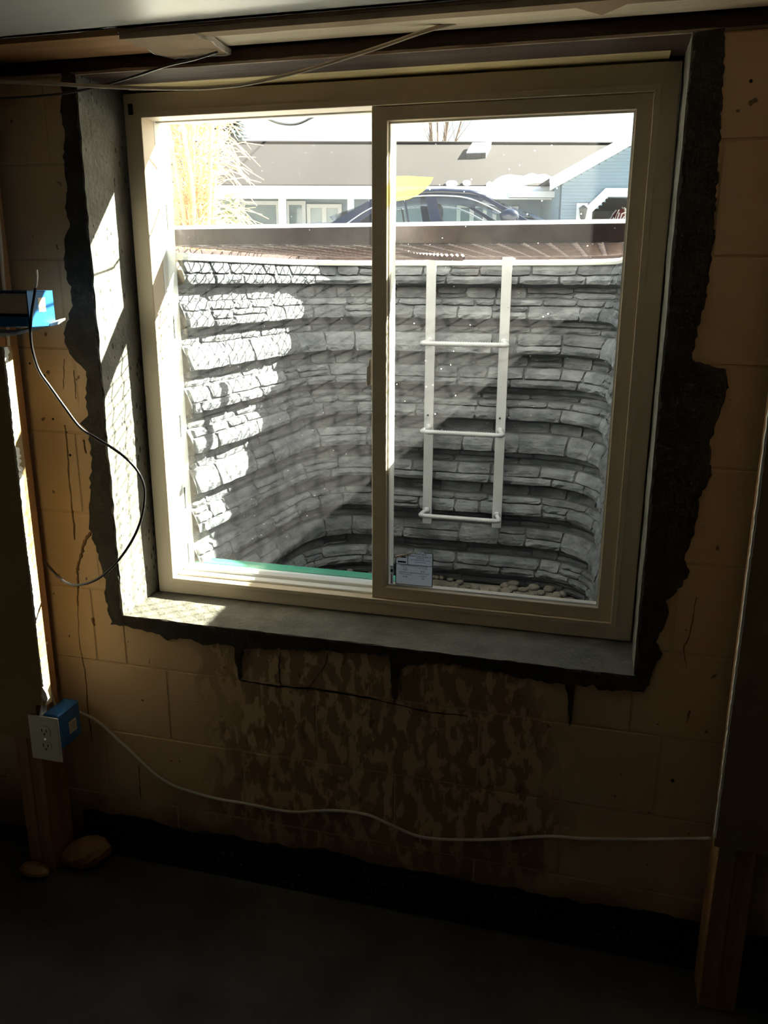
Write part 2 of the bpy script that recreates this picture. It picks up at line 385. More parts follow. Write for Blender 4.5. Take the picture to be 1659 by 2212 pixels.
# fresh mortar smeared round the opening (irregular outer edge, real thickness)
def jag(pts, step=9, amp=3.2, seed=3):
    rr = random.Random(seed); out = []
    for a, c in zip(pts[:-1], pts[1:]):
        n = max(1, int(math.hypot(c[0]-a[0], c[1]-a[1])/step))
        for i in range(n):
            t = i/n; out.append((a[0]+(c[0]-a[0])*t + rr.uniform(-amp, amp), a[1]+(c[1]-a[1])*t + rr.uniform(-amp, amp)))
    out.append(pts[-1]); return out
outer = [(132,150),(131,200),(128,240),(138,290),(135,350),(143,400),(137,450),(152,490),(136,515),(137,570),(150,620),(153,660),(139,710),(136,740),(150,765),(172,790),(186,802),(184,860),(187,900),(178,908),(168,915),(180,924),(188,932),(193,960),(197,1000),(192,1050),(192,1100),(187,1140),(196,1152),(205,1180),(216,1215),(225,1250),(228,1300),(236,1330),(240,1350),
         (270,1353),(300,1361),(345,1372),(362,1384),(400,1379),(440,1393),(470,1391),(508,1402),(513,1468),(519,1468),(523,1403),(600,1403),(700,1407),(760,1410),(842,1417),(849,1512),(856,1512),(860,1450),(880,1437),(950,1433),(1010,1441),(1060,1451),(1130,1466),(1200,1479),(1222,1481),(1229,1570),(1233,1570),(1237,1482),(1280,1482),(1290,1491),(1330,1493),(1392,1496),
         (1402,1480),(1410,1452),(1432,1416),(1420,1390),(1447,1330),(1440,1302),(1472,1268),(1490,1238),(1478,1200),(1502,1150),(1510,1080),(1537,1030),(1534,960),(1555,900),(1576,830),(1570,796),(1532,790),(1495,780),(1510,700),(1530,620),(1540,540),(1545,460),(1555,330),(1561,200),(1567,60)]
op_ = [Vector((p.x, 0, p.z)) for p in (aty(q[0], q[1], -.006) for q in jag(outer))]
rr = random.Random(5)
def upath(t):     # along the opening: left jamb down, sill, right jamb up
    L1 = OZ1-OZ0; L2 = OX1-OX0
    if t <= L1: return Vector((OX0, 0, OZ1-t))
    if t <= L1+L2: return Vector((OX0+t-L1, 0, OZ0))
    return Vector((OX1, 0, OZ0+t-L1-L2))
def near_t(p):
    L1 = OZ1-OZ0; L2 = OX1-OX0
    c = [(abs(p.x-OX0)+max(0, OZ0-p.z)*.0, 0, min(max(OZ1-p.z, 0), L1)), (abs(p.z-OZ0), 1, L1+min(max(p.x-OX0, 0), L2)), (abs(p.x-OX1), 2, L1+L2+min(max(p.z-OZ0, 0), L1))]
    if p.x < OX0 and p.z > OZ0: return c[0][2]
    if p.x > OX1 and p.z > OZ0: return c[2][2]
    return c[1][2]
b = MB(); vs_ = []; fs = []; tl_ = 0
for p in op_:
    tl_ = max(tl_, near_t(p)); q = upath(tl_)
    q = q + Vector((rr.uniform(-.003, .001) if q.x < .5 else rr.uniform(-.001, .003), 0, 0))
    vs_ += [Vector((p.x, -.0015, p.z)), Vector((p.x+(q.x-p.x)*.03, -.006, p.z+(q.z-p.z)*.03)), Vector((q.x, -.007, q.z)), Vector((q.x, .012, q.z)), Vector((p.x, .012, p.z))]
for i in range(len(op_)-1):
    for k in range(4): fs.append((i*5+k, i*5+k+1, i*5+5+k+1, i*5+5+k))
b.add(vs_, fs); tag(b.build('mortar_band', M_MORTAR, wall), 'dark fresh mortar smeared round the window opening')

# mud runs, cracks and a few nail holes in the paint, each a thin piece of its own
M_MUD = mottled('mud_run', (.20, .125, .055), (.27, .17, .08), 30, .9, .3, 60)
def ribbon(name, pp, w, mat, seed=0, th=.0012):
    rb = random.Random(seed); P = smooth_path([aty(p[0], p[1], -.001) for p in pp], 5); vs_ = []; fs = []
    for i, p in enumerate(P):
        t = (P[min(i+1, len(P)-1)]-P[max(0, i-1)]).normalized(); n_ = Vector((t.z, 0, -t.x)); ww = w*rb.uniform(.45, 1.2)*(1 if i < len(P)-2 else .5)
        p = p+n_*rb.uniform(-.0012, .0012)
        vs_ += [p-n_*ww+Vector((0, .003, 0)), p-n_*ww*.6-Vector((0, th, 0)), p+n_*ww*.6-Vector((0, th, 0)), p+n_*ww+Vector((0, .003, 0))]
    for i in range(len(P)-1):
        for k in range(3): fs.append((i*4+k, i*4+4+k, i*4+5+k, i*4+1+k))
    return MB().add(vs_, fs).build(name, mat, wall)
for k, (pp, w) in enumerate([([(140,918),(146,975),(150,1040),(157,1110),(161,1166)], .0026), ([(196,1150),(182,1170),(176,1195),(168,1220),(166,1236)], .0052), ([(167,1236),(168,1275),(168,1318)], .0030), ([(168,1318),(172,1390),(183,1450),(190,1530),(198,1600)], .0010),
        ([(138,775),(138,808),(137,840)], .0012), ([(160,800),(162,830),(164,862)], .0015), ([(180,950),(184,972),(186,980)], .0020), ([(198,1335),(203,1352)], .0046), ([(1405,1270),(1395,1330),(1385,1400),(1380,1440)], .0016), ([(1505,1290),(1490,1370),(1478,1400),(1482,1440)], .0018), ([(1490,1535),(1484,1560)], .003), ([(300,1655),(302,1690),(304,1725)], .002)]):
    ribbon('mud_run', pp, w, M_MUD, k)
for k, (pp, w) in enumerate([([(521,1471),(600,1483),(680,1489),(760,1502),(850,1520),(930,1538),(1010,1546)], .0022), ([(708,1409),(700,1440),(672,1478),(664,1495)], .0011), ([(606,1410),(602,1440),(606,1482)], .0009), ([(515,1402),(516,1440),(518,1470)], .0028), ([(854,1420),(853,1470),(852,1520)], .0034), ([(1233,1500),(1231,1540),(1229,1568)], .0016)]):
    ribbon('crack', pp, w, M_DARK, 30+k, .0006)
for (px, py, r) in ((113,654,.003),(152,983,.0035),(96,812,.004),(115,905,.003),(65,785,.003),(1622,175,.003),(1453,1686,.004),(1540,500,.004)):
    p = aty(px, py, 0); MB().tube([(p.x, -.0012, p.z), (p.x, .004, p.z)], r, 8).build('nail_hole', M_DARK, wall)

# trowelled concrete lining the opening: two jambs and the sloping sill
def rough_slab(name, O, U, V, nu, nv, nrm, thick, amp, mat, parent, seed):
    vs_ = []; fs = []; O, U, V, nrm = map(Vector, (O, U, V, nrm))
    for i in range(nu+1):
        for j in range(nv+1):
            p = O+U*(i/nu)+V*(j/nv); d = amp*(mnoise.noise(p*9+Vector((seed, 0, 0)))+.5*mnoise.noise(p*40))
            if j == 0: p = p + V.normalized()*(random.uniform(-.003, .003))
            vs_.append(p+nrm*d)
    n = len(vs_)
    for i in range(nu+1):
        for j in range(nv+1): vs_.append(O+U*(i/nu)+V*(j/nv)-nrm*thick)
    w = nv+1
    for i in range(nu):
        for j in range(nv):
            a = i*w+j; fs.append((a, a+w, a+w+1, a+1)); fs.append((n+a, n+a+1, n+a+w+1, n+a+w))
    for i in range(nu):
        a = i*w; fs.append((a, n+a, n+a+w, a+w)); a += nv; fs.append((a, a+w, n+a+w, n+a))
    for j in range(nv):
        fs.append((j, j+1, n+j+1, n+j)); a = nu*w+j; fs.append((a, n+a, n+a+1, a+1))
    return MB().add(vs_, fs).build(name, mat, parent)
rough_slab('jamb_lining', (OX0+.0035, -.006, OZ0), (0, 0, OZ1-OZ0), (0, WT+.005, 0), 60, 12, (1, 0, 0), .012, .0022, M_CONC, wall, 1)
rough_slab('jamb_lining', (OX1-.0035, -.006, OZ0), (0, 0, OZ1-OZ0), (0, WT+.005, 0), 60, 12, (-1, 0, 0), .012, .0022, M_CONC, wall, 2)
rough_slab('sill_lining', (OX0, -.006, OZ0+.001), (OX1-OX0, 0, 0), (0, WT+.005, .008), 60, 12, (0, 0, 1), .012, .002, M_SILL, wall, 3)

# outside face of the house above and beside the opening
b = MB(); b.box(RX0-.2, RX1+.2, .03, WT, OZ1+.075, 3.4); b.box(RX0-.2, RX1+.2, .03, WT, OZ1+.03, OZ1+.08)
b.box(RX0-.2, RX1+.2, -.02, .03, PZ-.02, PZ)
tag(b.build('wall_outside', M_SIDING_N), kind='structure')

# framing over the window
b = MB(); b.box(RX0, RX1, .0, WT-.02, OZ1, OZ1+.03)
tag(b.build('trim_2', M_DARKWOOD, bevel=.002), 'dark sill plate lying on the masonry over the window', kind='structure')
sp_ = bpy.data.objects['trim_2']; b = MB(); vs_ = []; fs = []; rw_ = random.Random(17)
for i in range(150):
    x = -.3+2.3*i/149; h = .0045+.004*max(0, mnoise.noise(Vector((x*7, 0, 0))))+rw_.uniform(0, .001)
    vs_ += [(x, .0005, OZ1-.0006), (x, -.0022, OZ1+.0002), (x, -.0020, OZ1+h), (x, .0005, OZ1+h+.0006)]
for i in range(149):
    for k in range(3): fs.append((i*4+k, i*4+4+k, i*4+5+k, i*4+1+k))
tag(b.add(vs_, fs).build('worn_edge', M_WORN, sp_), 'pale splintered lower edge of the plate')
b = MB(); b.box(RX0, RX1, .012, .03, OZ1+.03, PZ)
tag(b.build('trim_3', M_DARKWOOD), 'dark rim board behind the ceiling gap', kind='structure')
z_h = aty(700, 160, .12).z
b = MB(); pts = []
for k in range(9):
    a = math.pi*k/8; pts.append((-.012, .118-.016*math.sin(a), z_h+.013-.014*math.cos(a)))
pts += [(-.012, .19, z_h+.027), (-.012, .19, z_h-.001)]
b.prism(pts, (1.195, 0, 0)); tag(b.build('trim_4', M_STRIP, smooth=False), 'yellowish rounded wood strip over the window head', kind='structure')
b = MB(); b.box(OX0, OX1, D+.03, WT, OZ1-.02, OZ1+.004)
tag(b.build('trim_5', M_DARKWOOD), 'dark buck board across the window head', kind='structure')

# top plate of the stud wall, with torn strips of brown drywall
PY0, PY1 = -.142, -.012
dt = .012
zb = aty(830, 40, PY0-dt).z + dt
plate = MB().box(RX0+.01, 2.8, PY0, PY1, zb, zb+.038).build('trim_6', M_PLATE, bevel=.002)
tag(plate, 'pale pine top plate with a knot under the ceiling edge', kind='structure')
xo = aty(281, 110, PY0).x
MB().box(RX0+.01, xo, PY0-.0015, PY1+.001, zb-.0015, zb+.0375).build('plate_board', M_ORANGE, plate, bevel=.001)
# facing strip (vertical) and the torn soffit piece
dt = .012
def torn(name, pts2d, z0, z1, mat, par, label):
    a = [(p[0], p[1], z0) for p in pts2d]
    return tag(MB().prism(a, (0, 0, z1-z0)).build(name, mat, par), label)
xa = aty(283, 115, PY0).x; xb_ = aty(434, 110, PY0).x
rr = random.Random(8); PYB = -.004
pts = [(xa-.01, PY0-dt)]
for k in range(7): pts.append((xa-.012+.022*(k/6)+rr.uniform(-.007, .007), PY0-dt+(PYB-PY0+dt)*k/6))
for k in range(1, 9): pts.append((xa+.012+(xb_-xa)*k/9, PYB+rr.uniform(-.003, .002)))
for k in range(7): pts.append((xb_+rr.uniform(-.006, .006), PYB-(PYB-PY0+dt)*k/6))
torn('soffit_scrap', pts, zb-dt, zb-.0002, M_DRYBROWN, plate, 'torn scrap of brown drywall left under the plate')
gy = MB(); loop = pts[4:]; vs_ = []; fs = []
for p in loop:
    j_ = rr.uniform(0, .0022); vs_ += [(p[0]+.001, p[1]+.0006, zb-.001), (p[0]+.0025, p[1]+.0025+j_, zb-.003), (p[0]+.0015, p[1]+.002+j_, zb-dt-.0006-j_), (p[0]-.0012, p[1]-.0015, zb-dt-.0008)]
for i in range(len(loop)-1):
    for k in range(3): fs.append((i*4+k, i*4+4+k, i*4+5+k, i*4+1+k))
tag(gy.add(vs_, fs).build('torn_gypsum', M_GYP, plate), 'pale torn gypsum core showing at the edge')
pts = [(xb_-.012, PY0-dt+.0004), (2.8, PY0-dt+.0004)]
n = 60; xs_ = [2.8-(2.812-xb_)*k/n for k in range(n+1)]
pts += [(x, PY0+.018+.005*mnoise.noise(Vector((x*9, 0, 3)))+rr.uniform(-.0015, .0015) + (.05 if 1.02 < x < 1.08 else 0)) for x in xs_]
torn('soffit_strip', pts, zb-dt+.0009, zb-.0004, M_DRYBROWN, plate, 'brown drywall strip along the plate front')
MB().box(xa-.02, 2.8, PY0-dt+.0006, PY0-.0003, zb+.0003, CZ-.0005).build('facing_strip', M_DRYBROWN, plate, bevel=.001)
# rough paper edge where the ceiling sheet was cut
b = MB(); pts = [(RX0+.01, -.166, CZ-.001)]
for k in range(70):
    x = RX0+.01+(2.79-RX0)*k/69; pts.append((x, -.156+.006*mnoise.noise(Vector((x*11, 1, 0)))-(.012 if .1 < x < .2 else 0), CZ-.001))
pts.append((2.8, -.166, CZ-.001)); b.prism(pts, (0, 0, .0008))
tag(b.build('paper_edge', M_CEIL, plate), 'ragged ceiling paper edge')

# cable strung in front of the plate, and the darker one behind it
def cable(name, pp, r, mat, label, y=None, n=8, parent=None, cat='cable'):
    pts = smooth_path([aty(p[0], p[1], p[2] if len(p) > 2 else y) for p in pp], n)
    return tag(MB().tube(pts, r, 8).build(name, mat, parent, smooth=True), label, cat)
o = cable('ceiling_cable', [(-60,172,-.075),(0,176,-.075),(100,180,-.07),(200,186,-.06),(300,190,-.05),(400,191,-.045),(460,189,-.04),(540,180,-.04),(640,157,-.04),(740,127,-.04),(830,98,-.045),(910,70,-.05),(985,48,-.045)], .0038, M_CABT,
          'beige flat cable sagging under the ceiling plate across the window head')
o = cable('dark_cable', [(-60,218,-.10),(0,213,-.09),(80,208,-.08),(150,200,-.06),(220,185,-.03),(290,165,-.02),(360,142,-.03),(420,128,-.035),(470,112,-.04)], .0026, M_CABB,
          'thin dark cable running from the left stud up behind the torn drywall scrap')

# ------------------------------------------------------------------ the window
def A(px, py, y): p = aty(px, py, y); return p.x, p.z
WX0, WZ0 = A(343, 1276, D); WX1, WZ1 = A(1477, 130, D)
WX1 = .5*(WX1 + A(1361, 1388, D)[0]); WX0 = .5*(WX0+A(266, 203, D)[0])
WZ1 = .5*(WZ1 + A(266, 203, D)[1]); WZ0 = .5*(WZ0+A(1361, 1388, D)[1])
FY1 = D+.10
ix0 = .5*(A(310, 250, D+.005)[0]+A(374, 1248, D+.005)[0]); ix1 = .5*(A(1412, 195, D+.005)[0]+A(1322, 1345, D+.005)[0])
iz0 = .5*(A(374, 1248, D+.005)[1]+A(803, 1291, D+.005)[1]); iz1 = A(803, 229, D+.005)[1]
win = empty('window_1', ((WX0+WX1)/2, D, WZ0), kind='structure')
def ring(bm_, x0, x1, z0, z1, X0, X1, Z0, Z1, y0, y1):
    "rectangular frame with mitred corners between inner (x,z) and outer (X,Z)"
    for q in ([(X0,Z0),(X1,Z0),(x1,z0),(x0,z0)], [(X1,Z0),(X1,Z1),(x1,z1),(x1,z0)], [(X1,Z1),(X0,Z1),(x0,z1),(x1,z1)], [(X0,Z1),(X0,Z0),(x0,z0),(x0,z1)]):
        bm_.prism([(p[0], y0, p[1]) for p in q], (0, y1-y0, 0))
b = MB(); ring(b, ix0, ix1, iz0, iz1, WX0, WX1, WZ0, WZ1, D, D+.055)
b.build('frame', M_VINYL, win, bevel=.0016, seg=1)
b = MB()          # raised inner flange lines of the frame
ring(b, ix0+.001, ix1-.001, iz0+.001, iz1-.001, ix0-.012, ix1+.012, iz0-.010, iz1+.012, D-.003, D+.004)
b.build('frame_bead', M_VINYL, win, bevel=.001, seg=1)
# outer stops between frame and weather (deep white jambs seen through the left pane)
b = MB(); ring(b, ix0, ix1, iz0, iz1+.022, WX0, WX1, WZ0, WZ1+.01, D+.0551, WT+.006)
b.build('outer_stop', M_VINYLW, win, bevel=.001, seg=1)
for zc in (.95, .42, .22, .06, .68):
    MB().box(ix0-.001, ix0+.0012, FY1-.012, FY1-.006, zc-.03, zc+.03).build('weep_slot', M_DARK, win)
x, z = A(283, 236, D); MB().box(x-.006, x+.005, D-.0035, D+.002, z-.012, z+.011).build('corner_notch', M_DARK, win)
# sliding sash on the room side (right half)
sx0, sx1 = A(803, 700, D+.008)[0], ix1-.0005
gx0 = A(835, 700, D+.008)[0]; gx1 = .5*(A(1372, 235, D+.008)[0]+A(1293, 1312, D+.008)[0])
gz0 = .5*(A(1293, 1312, D+.008)[1]+A(838, 1270, D+.008)[1]); gz1 = .5*(A(835, 262, D+.008)[1]+A(1372, 235, D+.008)[1])
SY0, SY1 = D+.008, D+.052
b = MB(); ring(b, gx0, gx1, gz0, gz1, sx0, sx1, iz0+.001, iz1-.001, SY0, SY1)
sash = b.build('sash', M_VINYL, win, bevel=.0014, seg=1)
GY = D+.032
MB().box(gx0-.006, gx1+.006, GY-.002, GY+.002, gz0-.006, gz1+.006).build('pane', M_GLASS_R, sash)
b = MB(); ring(b, gx0+.004, gx1-.004, gz0+.004, gz1-.004, gx0-.001, gx1+.001, gz0-.001, gz1+.001, GY-.011, GY-.004)
b.build('glazing_bead', M_VINYLW, sash)
# fixed light on the weather side (left half) with its meeting stile and bottom track
LY = D+.078
fx0, fx1 = ix0+.004, gx0-.002
b = MB()
b.box(sx0-.004, fx1, SY1+.004, FY1-.004, iz0, iz1)                         # meeting stile
b.box(ix0, sx0, LY-.014, LY+.010, iz1-.002, iz1+.022)                           # head
b.box(ix0, sx0, LY-.020, FY1-.002, iz0, iz0+.014); b.box(ix0, sx0, D+.03, LY-.02, iz0, iz0+.006)
b.build('fixed_light_frame', M_VINYLW, win, bevel=.0012, seg=1)
MB().box(ix0, sx0, LY-.002, LY+.002, iz0+.010, iz1+.004).build('pane', M_GLASS_L, win)
# sash lock on the edge of the stile
x, z0_ = A(797, 832, D+.02); z1_ = A(797, 772, D+.02)[1]
b = MB(); b.prism([(x+.006, D+.012, z1_), (x+.002, D+.012, z1_-.006), (x+.001, D+.012, z1_-.018), (x-.003, D+.012, z1_-.022), (x-.005, D+.012, z0_+.01), (x-.004, D+.012, z0_), (x+.006, D+.012, z0_)], (0, .016, 0))
tag(b.build('sash_lock', M_VINYLW, sash, bevel=.001, seg=1), 'small pale latch on the meeting stile edge')
# green strip lying on the outer sill
MB().box(ix0-.02, gx0+.02, WT+.008, WT+.05, iz0-.02, iz0+.006).build('sill_strip', M_GREEN, win, bevel=.002, seg=1)

# energy label stuck inside the right pane
SYF = GY-.0035
c0 = A(854, 1256, SYF); c1 = A(936, 1193, SYF); lx0, lx1, lz0, lz1 = c0[0], c1[0], A(895, 1265, SYF)[1], A(895, 1192, SYF)[1]
stk = empty('window_sticker', ((lx0+lx1)/2, SYF, lz0), 'pale rating label with a curled corner stuck on the right window pane', 'sticker')
W_, H_ = lx1-lx0, lz1-lz0
cut = [(lx0, lz0), (lx1, lz0), (lx1, lz1), (lx0+W_*.55, lz1), (lx0, lz1-H_*.16)]
MB().add([(p[0], SYF, p[1]) for p in cut], [tuple(range(len(cut)))]).build('label_sheet', M_PAPER, stk)
b = MB(); vs_ = []; fs = []
a0 = Vector((lx0+W_*.55, SYF, lz1)); a1 = Vector((lx0, SYF, lz1-H_*.16)); dn = Vector((.25, 0, -1)).normalized()
for i in range(9):
    t = i/8; p = a1.lerp(a0, t); w_ = .010*(1-t)**.8+.001
    for k in range(7):
        a = math.pi*1.25*k/6; vs_.append(p + Vector((0, -1, 0))*(w_*.5*math.sin(a)) + dn*(w_*.6*(1-math.cos(a))*.5))
for i in range(8):
    for k in range(6): fs.append((i*7+k, i*7+k+1, i*7+8+k, i*7+7+k))
b.add(vs_, fs); tag(b.build('curled_corner', M_PAPERT, stk, smooth=True), 'tan curled corner of the label')
b = MB(); t_ = .0011; yi = SYF-.0006
def ink(x0, x1, z0, z1): b.box(lx0+W_*x0, lx0+W_*x1, yi, yi+.0005, lz0+H_*z0, lz0+H_*z1)
ink(0, .02, 0, .82); ink(.98, 1, 0, 1); ink(0, 1, 0, .018); ink(.75, 1, .982, 1); ink(.32, .335, .61, .90); ink(.02, .98, .60, .615)
ink(.06, .28, .65, .70); ink(.14, .28, .80, .84)
b.build('printed_rule', M_INK, stk)
def text(s, fx, fz, size, mat=M_INK, parent=stk, x0=None, z0=None, rot=0, w=None):
    cu = bpy.data.curves.new('lettering', 'FONT'); cu.body = s; cu.size = size; cu.align_x = 'CENTER'; cu.align_y = 'CENTER'; cu.extrude = .0002
    cu.materials.append(mat); o = bpy.data.objects.new('lettering', cu); COL.objects.link(o)
    X = lx0+W_*fx if x0 is None else x0; Z = lz0+H_*fz if z0 is None else z0
    o.parent = parent; o.location = Vector((X, yi-.0002, Z))-parent.location; o.rotation_euler = (math.pi/2, rot, 0)
    return o
text('WinTech', .66, .945, H_*.095); text('Window Technologies, Inc.', .66, .875, H_*.064); text('EZ Series', .66, .82, H_*.06)
text('Vinyl Double Glazed, Low-E', .66, .765, H_*.05); text('Horizontal Slider', .66, .70, H_*.045); text('ENERGY PERFORMANCE RATINGS', .5, .575, H_*.05)
text('U-Factor', .27, .525, H_*.04); text('Solar Heat Gain', .74, .525, H_*.04); text('0.31', .27, .455, H_*.075); text('0.31', .74, .435, H_*.075)
text('ADDITIONAL PERFORMANCE RATINGS', .5, .37, H_*.05); text('Visible Transmittance', .27, .32, H_*.04); text('Condensation', .74, .30, H_*.04)
text('0.46', .27, .245, H_*.075); text('50', .74, .225, H_*.075)
# narrow spec strip at the glass edge
x, zA = A(846, 1262, SYF); zB = A(847, 1222, SYF)[1]
s2 = empty('spec_sticker', (x, SYF, zA), 'narrow white and pink sticker at the edge of the right pane beside the rating label', 'sticker')
MB().box(x-.0035, x+.0045, SYF, SYF+.0006, zA, zB).build('label_sheet', M_PAPER, s2)
MB().box(x-.0015, x+.001, yi, yi+.0004, zA+.002, zA+(zB-zA)*.55).build('pink_print', M_PINK, s2)
MB().box(x-.003, x+.003, yi, yi+.0004, zA+(zB-zA)*.66, zA+(zB-zA)*.82).build('printed_square', M_INK, s2)
text('WT', .5, .5, .006, parent=s2, x0=x, z0=zA+(zB-zA)*.94)
# flat translucent yellow half-round shape laid on the glass
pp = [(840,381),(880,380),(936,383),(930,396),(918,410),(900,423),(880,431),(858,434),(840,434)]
tag(MB().add([(A(*p, SYF)[0], SYF, A(*p, SYF)[1]) for p in pp], [tuple(range(len(pp)))]).build('yellow_shape', M_YEL), 'translucent yellow half round shape on the right pane', 'film')

# ================================================================== OUTSIDE: WINDOW WELL
YF, Y0, XC, ZR, ZW = WT+.002, 1.15, .600, .866, -.275
HW, TAPER, RC = .598, .075, .25
def plan_pts(n1=36, n2=22, inset=0.0):
    L = lambda y: XC-HW+TAPER*(y-YF)/(Y0-YF)
    pts = [Vector((L(y), y)) for y in [YF+(Y0-RC-YF)*i/n1 for i in range(n1+1)]]
    for i in range(1, n2+1):
        a = math.pi/2*i/n2; pts.append(Vector((L(Y0-RC)+RC*(1-math.cos(a)), Y0-RC+RC*math.sin(a))))
    mid = XC; x_ = pts[-1].x; nn = 10
    for i in range(1, nn+1): pts.append(Vector((x_+(mid-x_)*i/nn, Y0)))
    right = [Vector((2*XC-p.x, p.y)) for p in pts[:-1]][::-1]
    return pts+right
PLAN = plan_pts(); ARC = [0.0]
for a, c in zip(PLAN[:-1], PLAN[1:]): ARC.append(ARC[-1]+(c-a).length)
LEN = ARC[-1]
def plan_at(s):
    s = min(max(s, 0), LEN-1e-6); lo, hi = 0, len(ARC)-1
    while hi-lo > 1:
        m_ = (lo+hi)//2
        if ARC[m_] <= s: lo = m_
        else: hi = m_
    t = (s-ARC[lo])/(ARC[hi]-ARC[lo]); p = PLAN[lo].lerp(PLAN[hi], t)
    i0, i1 = max(0, lo-1), min(len(PLAN)-1, hi+1); d = (PLAN[i1]-PLAN[i0]).normalized()
    return p, Vector((d.y, -d.x))             # inward normal (towards the well's middle)
NC = 10; PH = (ZR-.012-ZW)/NC
def prof(z):
    u = ((ZR-.012-z)/PH) % 1.0                # 0 at the top of each corrugation
    if u < .58: return .006+.030*math.sin(math.pi*min(1, .18+u/.58*.82)*.5)**1.2
    if u < .66: return .036-.036*(u-.58)/.08
    return .0+.006*(u-.66)/.34
def wp(s, z, off):
    p, n = plan_at(s); q = p+n*(prof(z)+off); return Vector((q.x, q.y, z))
well = empty('window_well', (XC, YF, ZW), 'grey moulded stone window well curving round outside the glass', 'window well')
b = MB(); ns, nz_ = 150, NC*14; vs_ = [wp(LEN*i/ns, ZR-.012-(ZR-.012-ZW)*j/nz_, -.004) for i in range(ns+1) for j in range(nz_+1)]
fs = [(i*(nz_+1)+j, (i+1)*(nz_+1)+j, (i+1)*(nz_+1)+j+1, i*(nz_+1)+j+1) for i in range(ns) for j in range(nz_)]
b.add(vs_, fs); b.build('liner', M_LINER, well, smooth=True)
rs = random.Random(21)
def stone_mesh(s0, s1, z0, z1, proud, small):
    nx = 5 if s1-s0 > .09 else 4; nzz = 2 if small else 3
    vs_ = []; fs = []
    sd = rs.uniform(0, 50); cr = min(.35, .006/(s1-s0)*1.0)
    for i in range(nx+1):
        for j in range(nzz+1):
            u, v = i/nx, j/nzz
            eu = 1 if i in (0, nx) else 0; ev = 1 if j in (0, nzz) else 0
            s = s0+(s1-s0)*u + (rs.uniform(-.0035, .0035)); z = z0+(z1-z0)*v + rs.uniform(-.002, .002)
            if eu and ev: s += (.004 if i == 0 else -.004); z += (.002 if j == 0 else -.002)
            d = proud*(1.0-.5*max(eu, ev)) + .0035*mnoise.noise(Vector((s*26+sd, z*40, sd))) + rs.uniform(-.0012, .0012)
            vs_.append(wp(s, z, d))
    w = nzz+1
    for i in range(nx):
        for j in range(nzz): fs.append((i*w+j, (i+1)*w+j, (i+1)*w+j+1, i*w+j+1))
    ed = [i*w for i in range(nx+1)] + [nx*w+j for j in range(1, w)] + [i*w+nzz for i in range(nx-1, -1, -1)] + [j for j in range(nzz-1, 0, -1)]
    n = len(vs_)
    for e in ed:
        i, j = divmod(e, w); vs_.append(wp(s0+(s1-s0)*i/nx, z0+(z1-z0)*j/nzz, -.006))
    for k in range(len(ed)): fs.append((ed[k], n+k, n+(k+1) % len(ed), ed[(k+1) % len(ed)]))
    return vs_, fs
stones = []
for c in range(NC):
    zt = ZR-.012-PH*c; ga = .0025
    rows = []
    if c % 3 == 1: rows = [(0, .20, .06, .20), (.20, .60, .09, .24)]
    elif c % 3 == 2: rows = [(0, .60, .08, .22)]
    else: rows = [(0, .34, .07, .2), (.34, .60, .10, .26)]
    rows += [(.64, .80, .10, .30), (.80, 1.0, .08, .26)] if c % 2 else [(.66, 1.0, .08, .24)]
    for (u0, u1, l0, l1) in rows:
        s = -rs.uniform(0, .1)
        while s < LEN:
            l = rs.uniform(l0, l1); a0, a1 = max(0.004, s), min(LEN-.004, s+l); s += l
            if a1-a0 < .03: continue
            z1s, z0s = zt-PH*u0-ga, zt-PH*u1+ga
            pr = rs.uniform(.003, .010)
            if rs.random() < .22 and (u1-u0) > .3:
                zm = z0s+(z1s-z0s)*rs.uniform(.35, .65)
                stones.append((a0+ga, a1-ga, z0s, zm-ga, pr)); stones.append((a0+ga, a1-ga, zm+ga, z1s, pr*rs.uniform(.6, 1.2)))
            else: stones.append((a0+ga, a1-ga, z0s, z1s, pr))
# the 300 showing largest are parts of their own, the rest one joined part
def seen(st):
    sm = (st[0]+st[1])/2; fr = sm/LEN
    return ((st[1]-st[0])*(st[3]-st[2])) * (.25 if fr < .12 or fr > .78 else 1.0) * (.3 if fr > .86 else 1)
stones.sort(key=seen, reverse=True)
rest = MB()
for k, st in enumerate(stones):
    v_, f_ = stone_mesh(*st[:4], st[4], st[3]-st[2] < .035)
    if k < 300: MB().add(v_, f_).build('stone', M_STONE, well, smooth=False)
    else: rest.add(v_, f_)
o = rest.build('stone_pieces', M_STONE, well); o['kind'] = 'stuff'
# rolled rim
b = MB(); sec = [(-.030, ZR-.001), (.004, ZR), (.011, ZR-.003), (.013, ZR-.010), (.011, ZR-.017), (.004, ZR-.019), (-.030, ZR-.014)]
n = len(sec); vs_ = []; fs = []; m_ = 130
for i in range(m_+1):
    p, nr = plan_at(LEN*i/m_)
    for o_, z in sec: q = p+nr*(o_+.018); vs_.append(Vector((q.x, q.y, z)))
for i in range(m_):
    for k in range(n): fs.append((i*n+k, (i+1)*n+k, (i+1)*n+(k+1) % n, i*n+(k+1) % n))
fs.append(tuple(range(n))); fs.append(tuple(m_*n+k for k in range(n))[::-1])
b.add(vs_, fs); tag(b.build('rim', M_RIM, well, smooth=False), 'cream rolled rim along the top of the well')
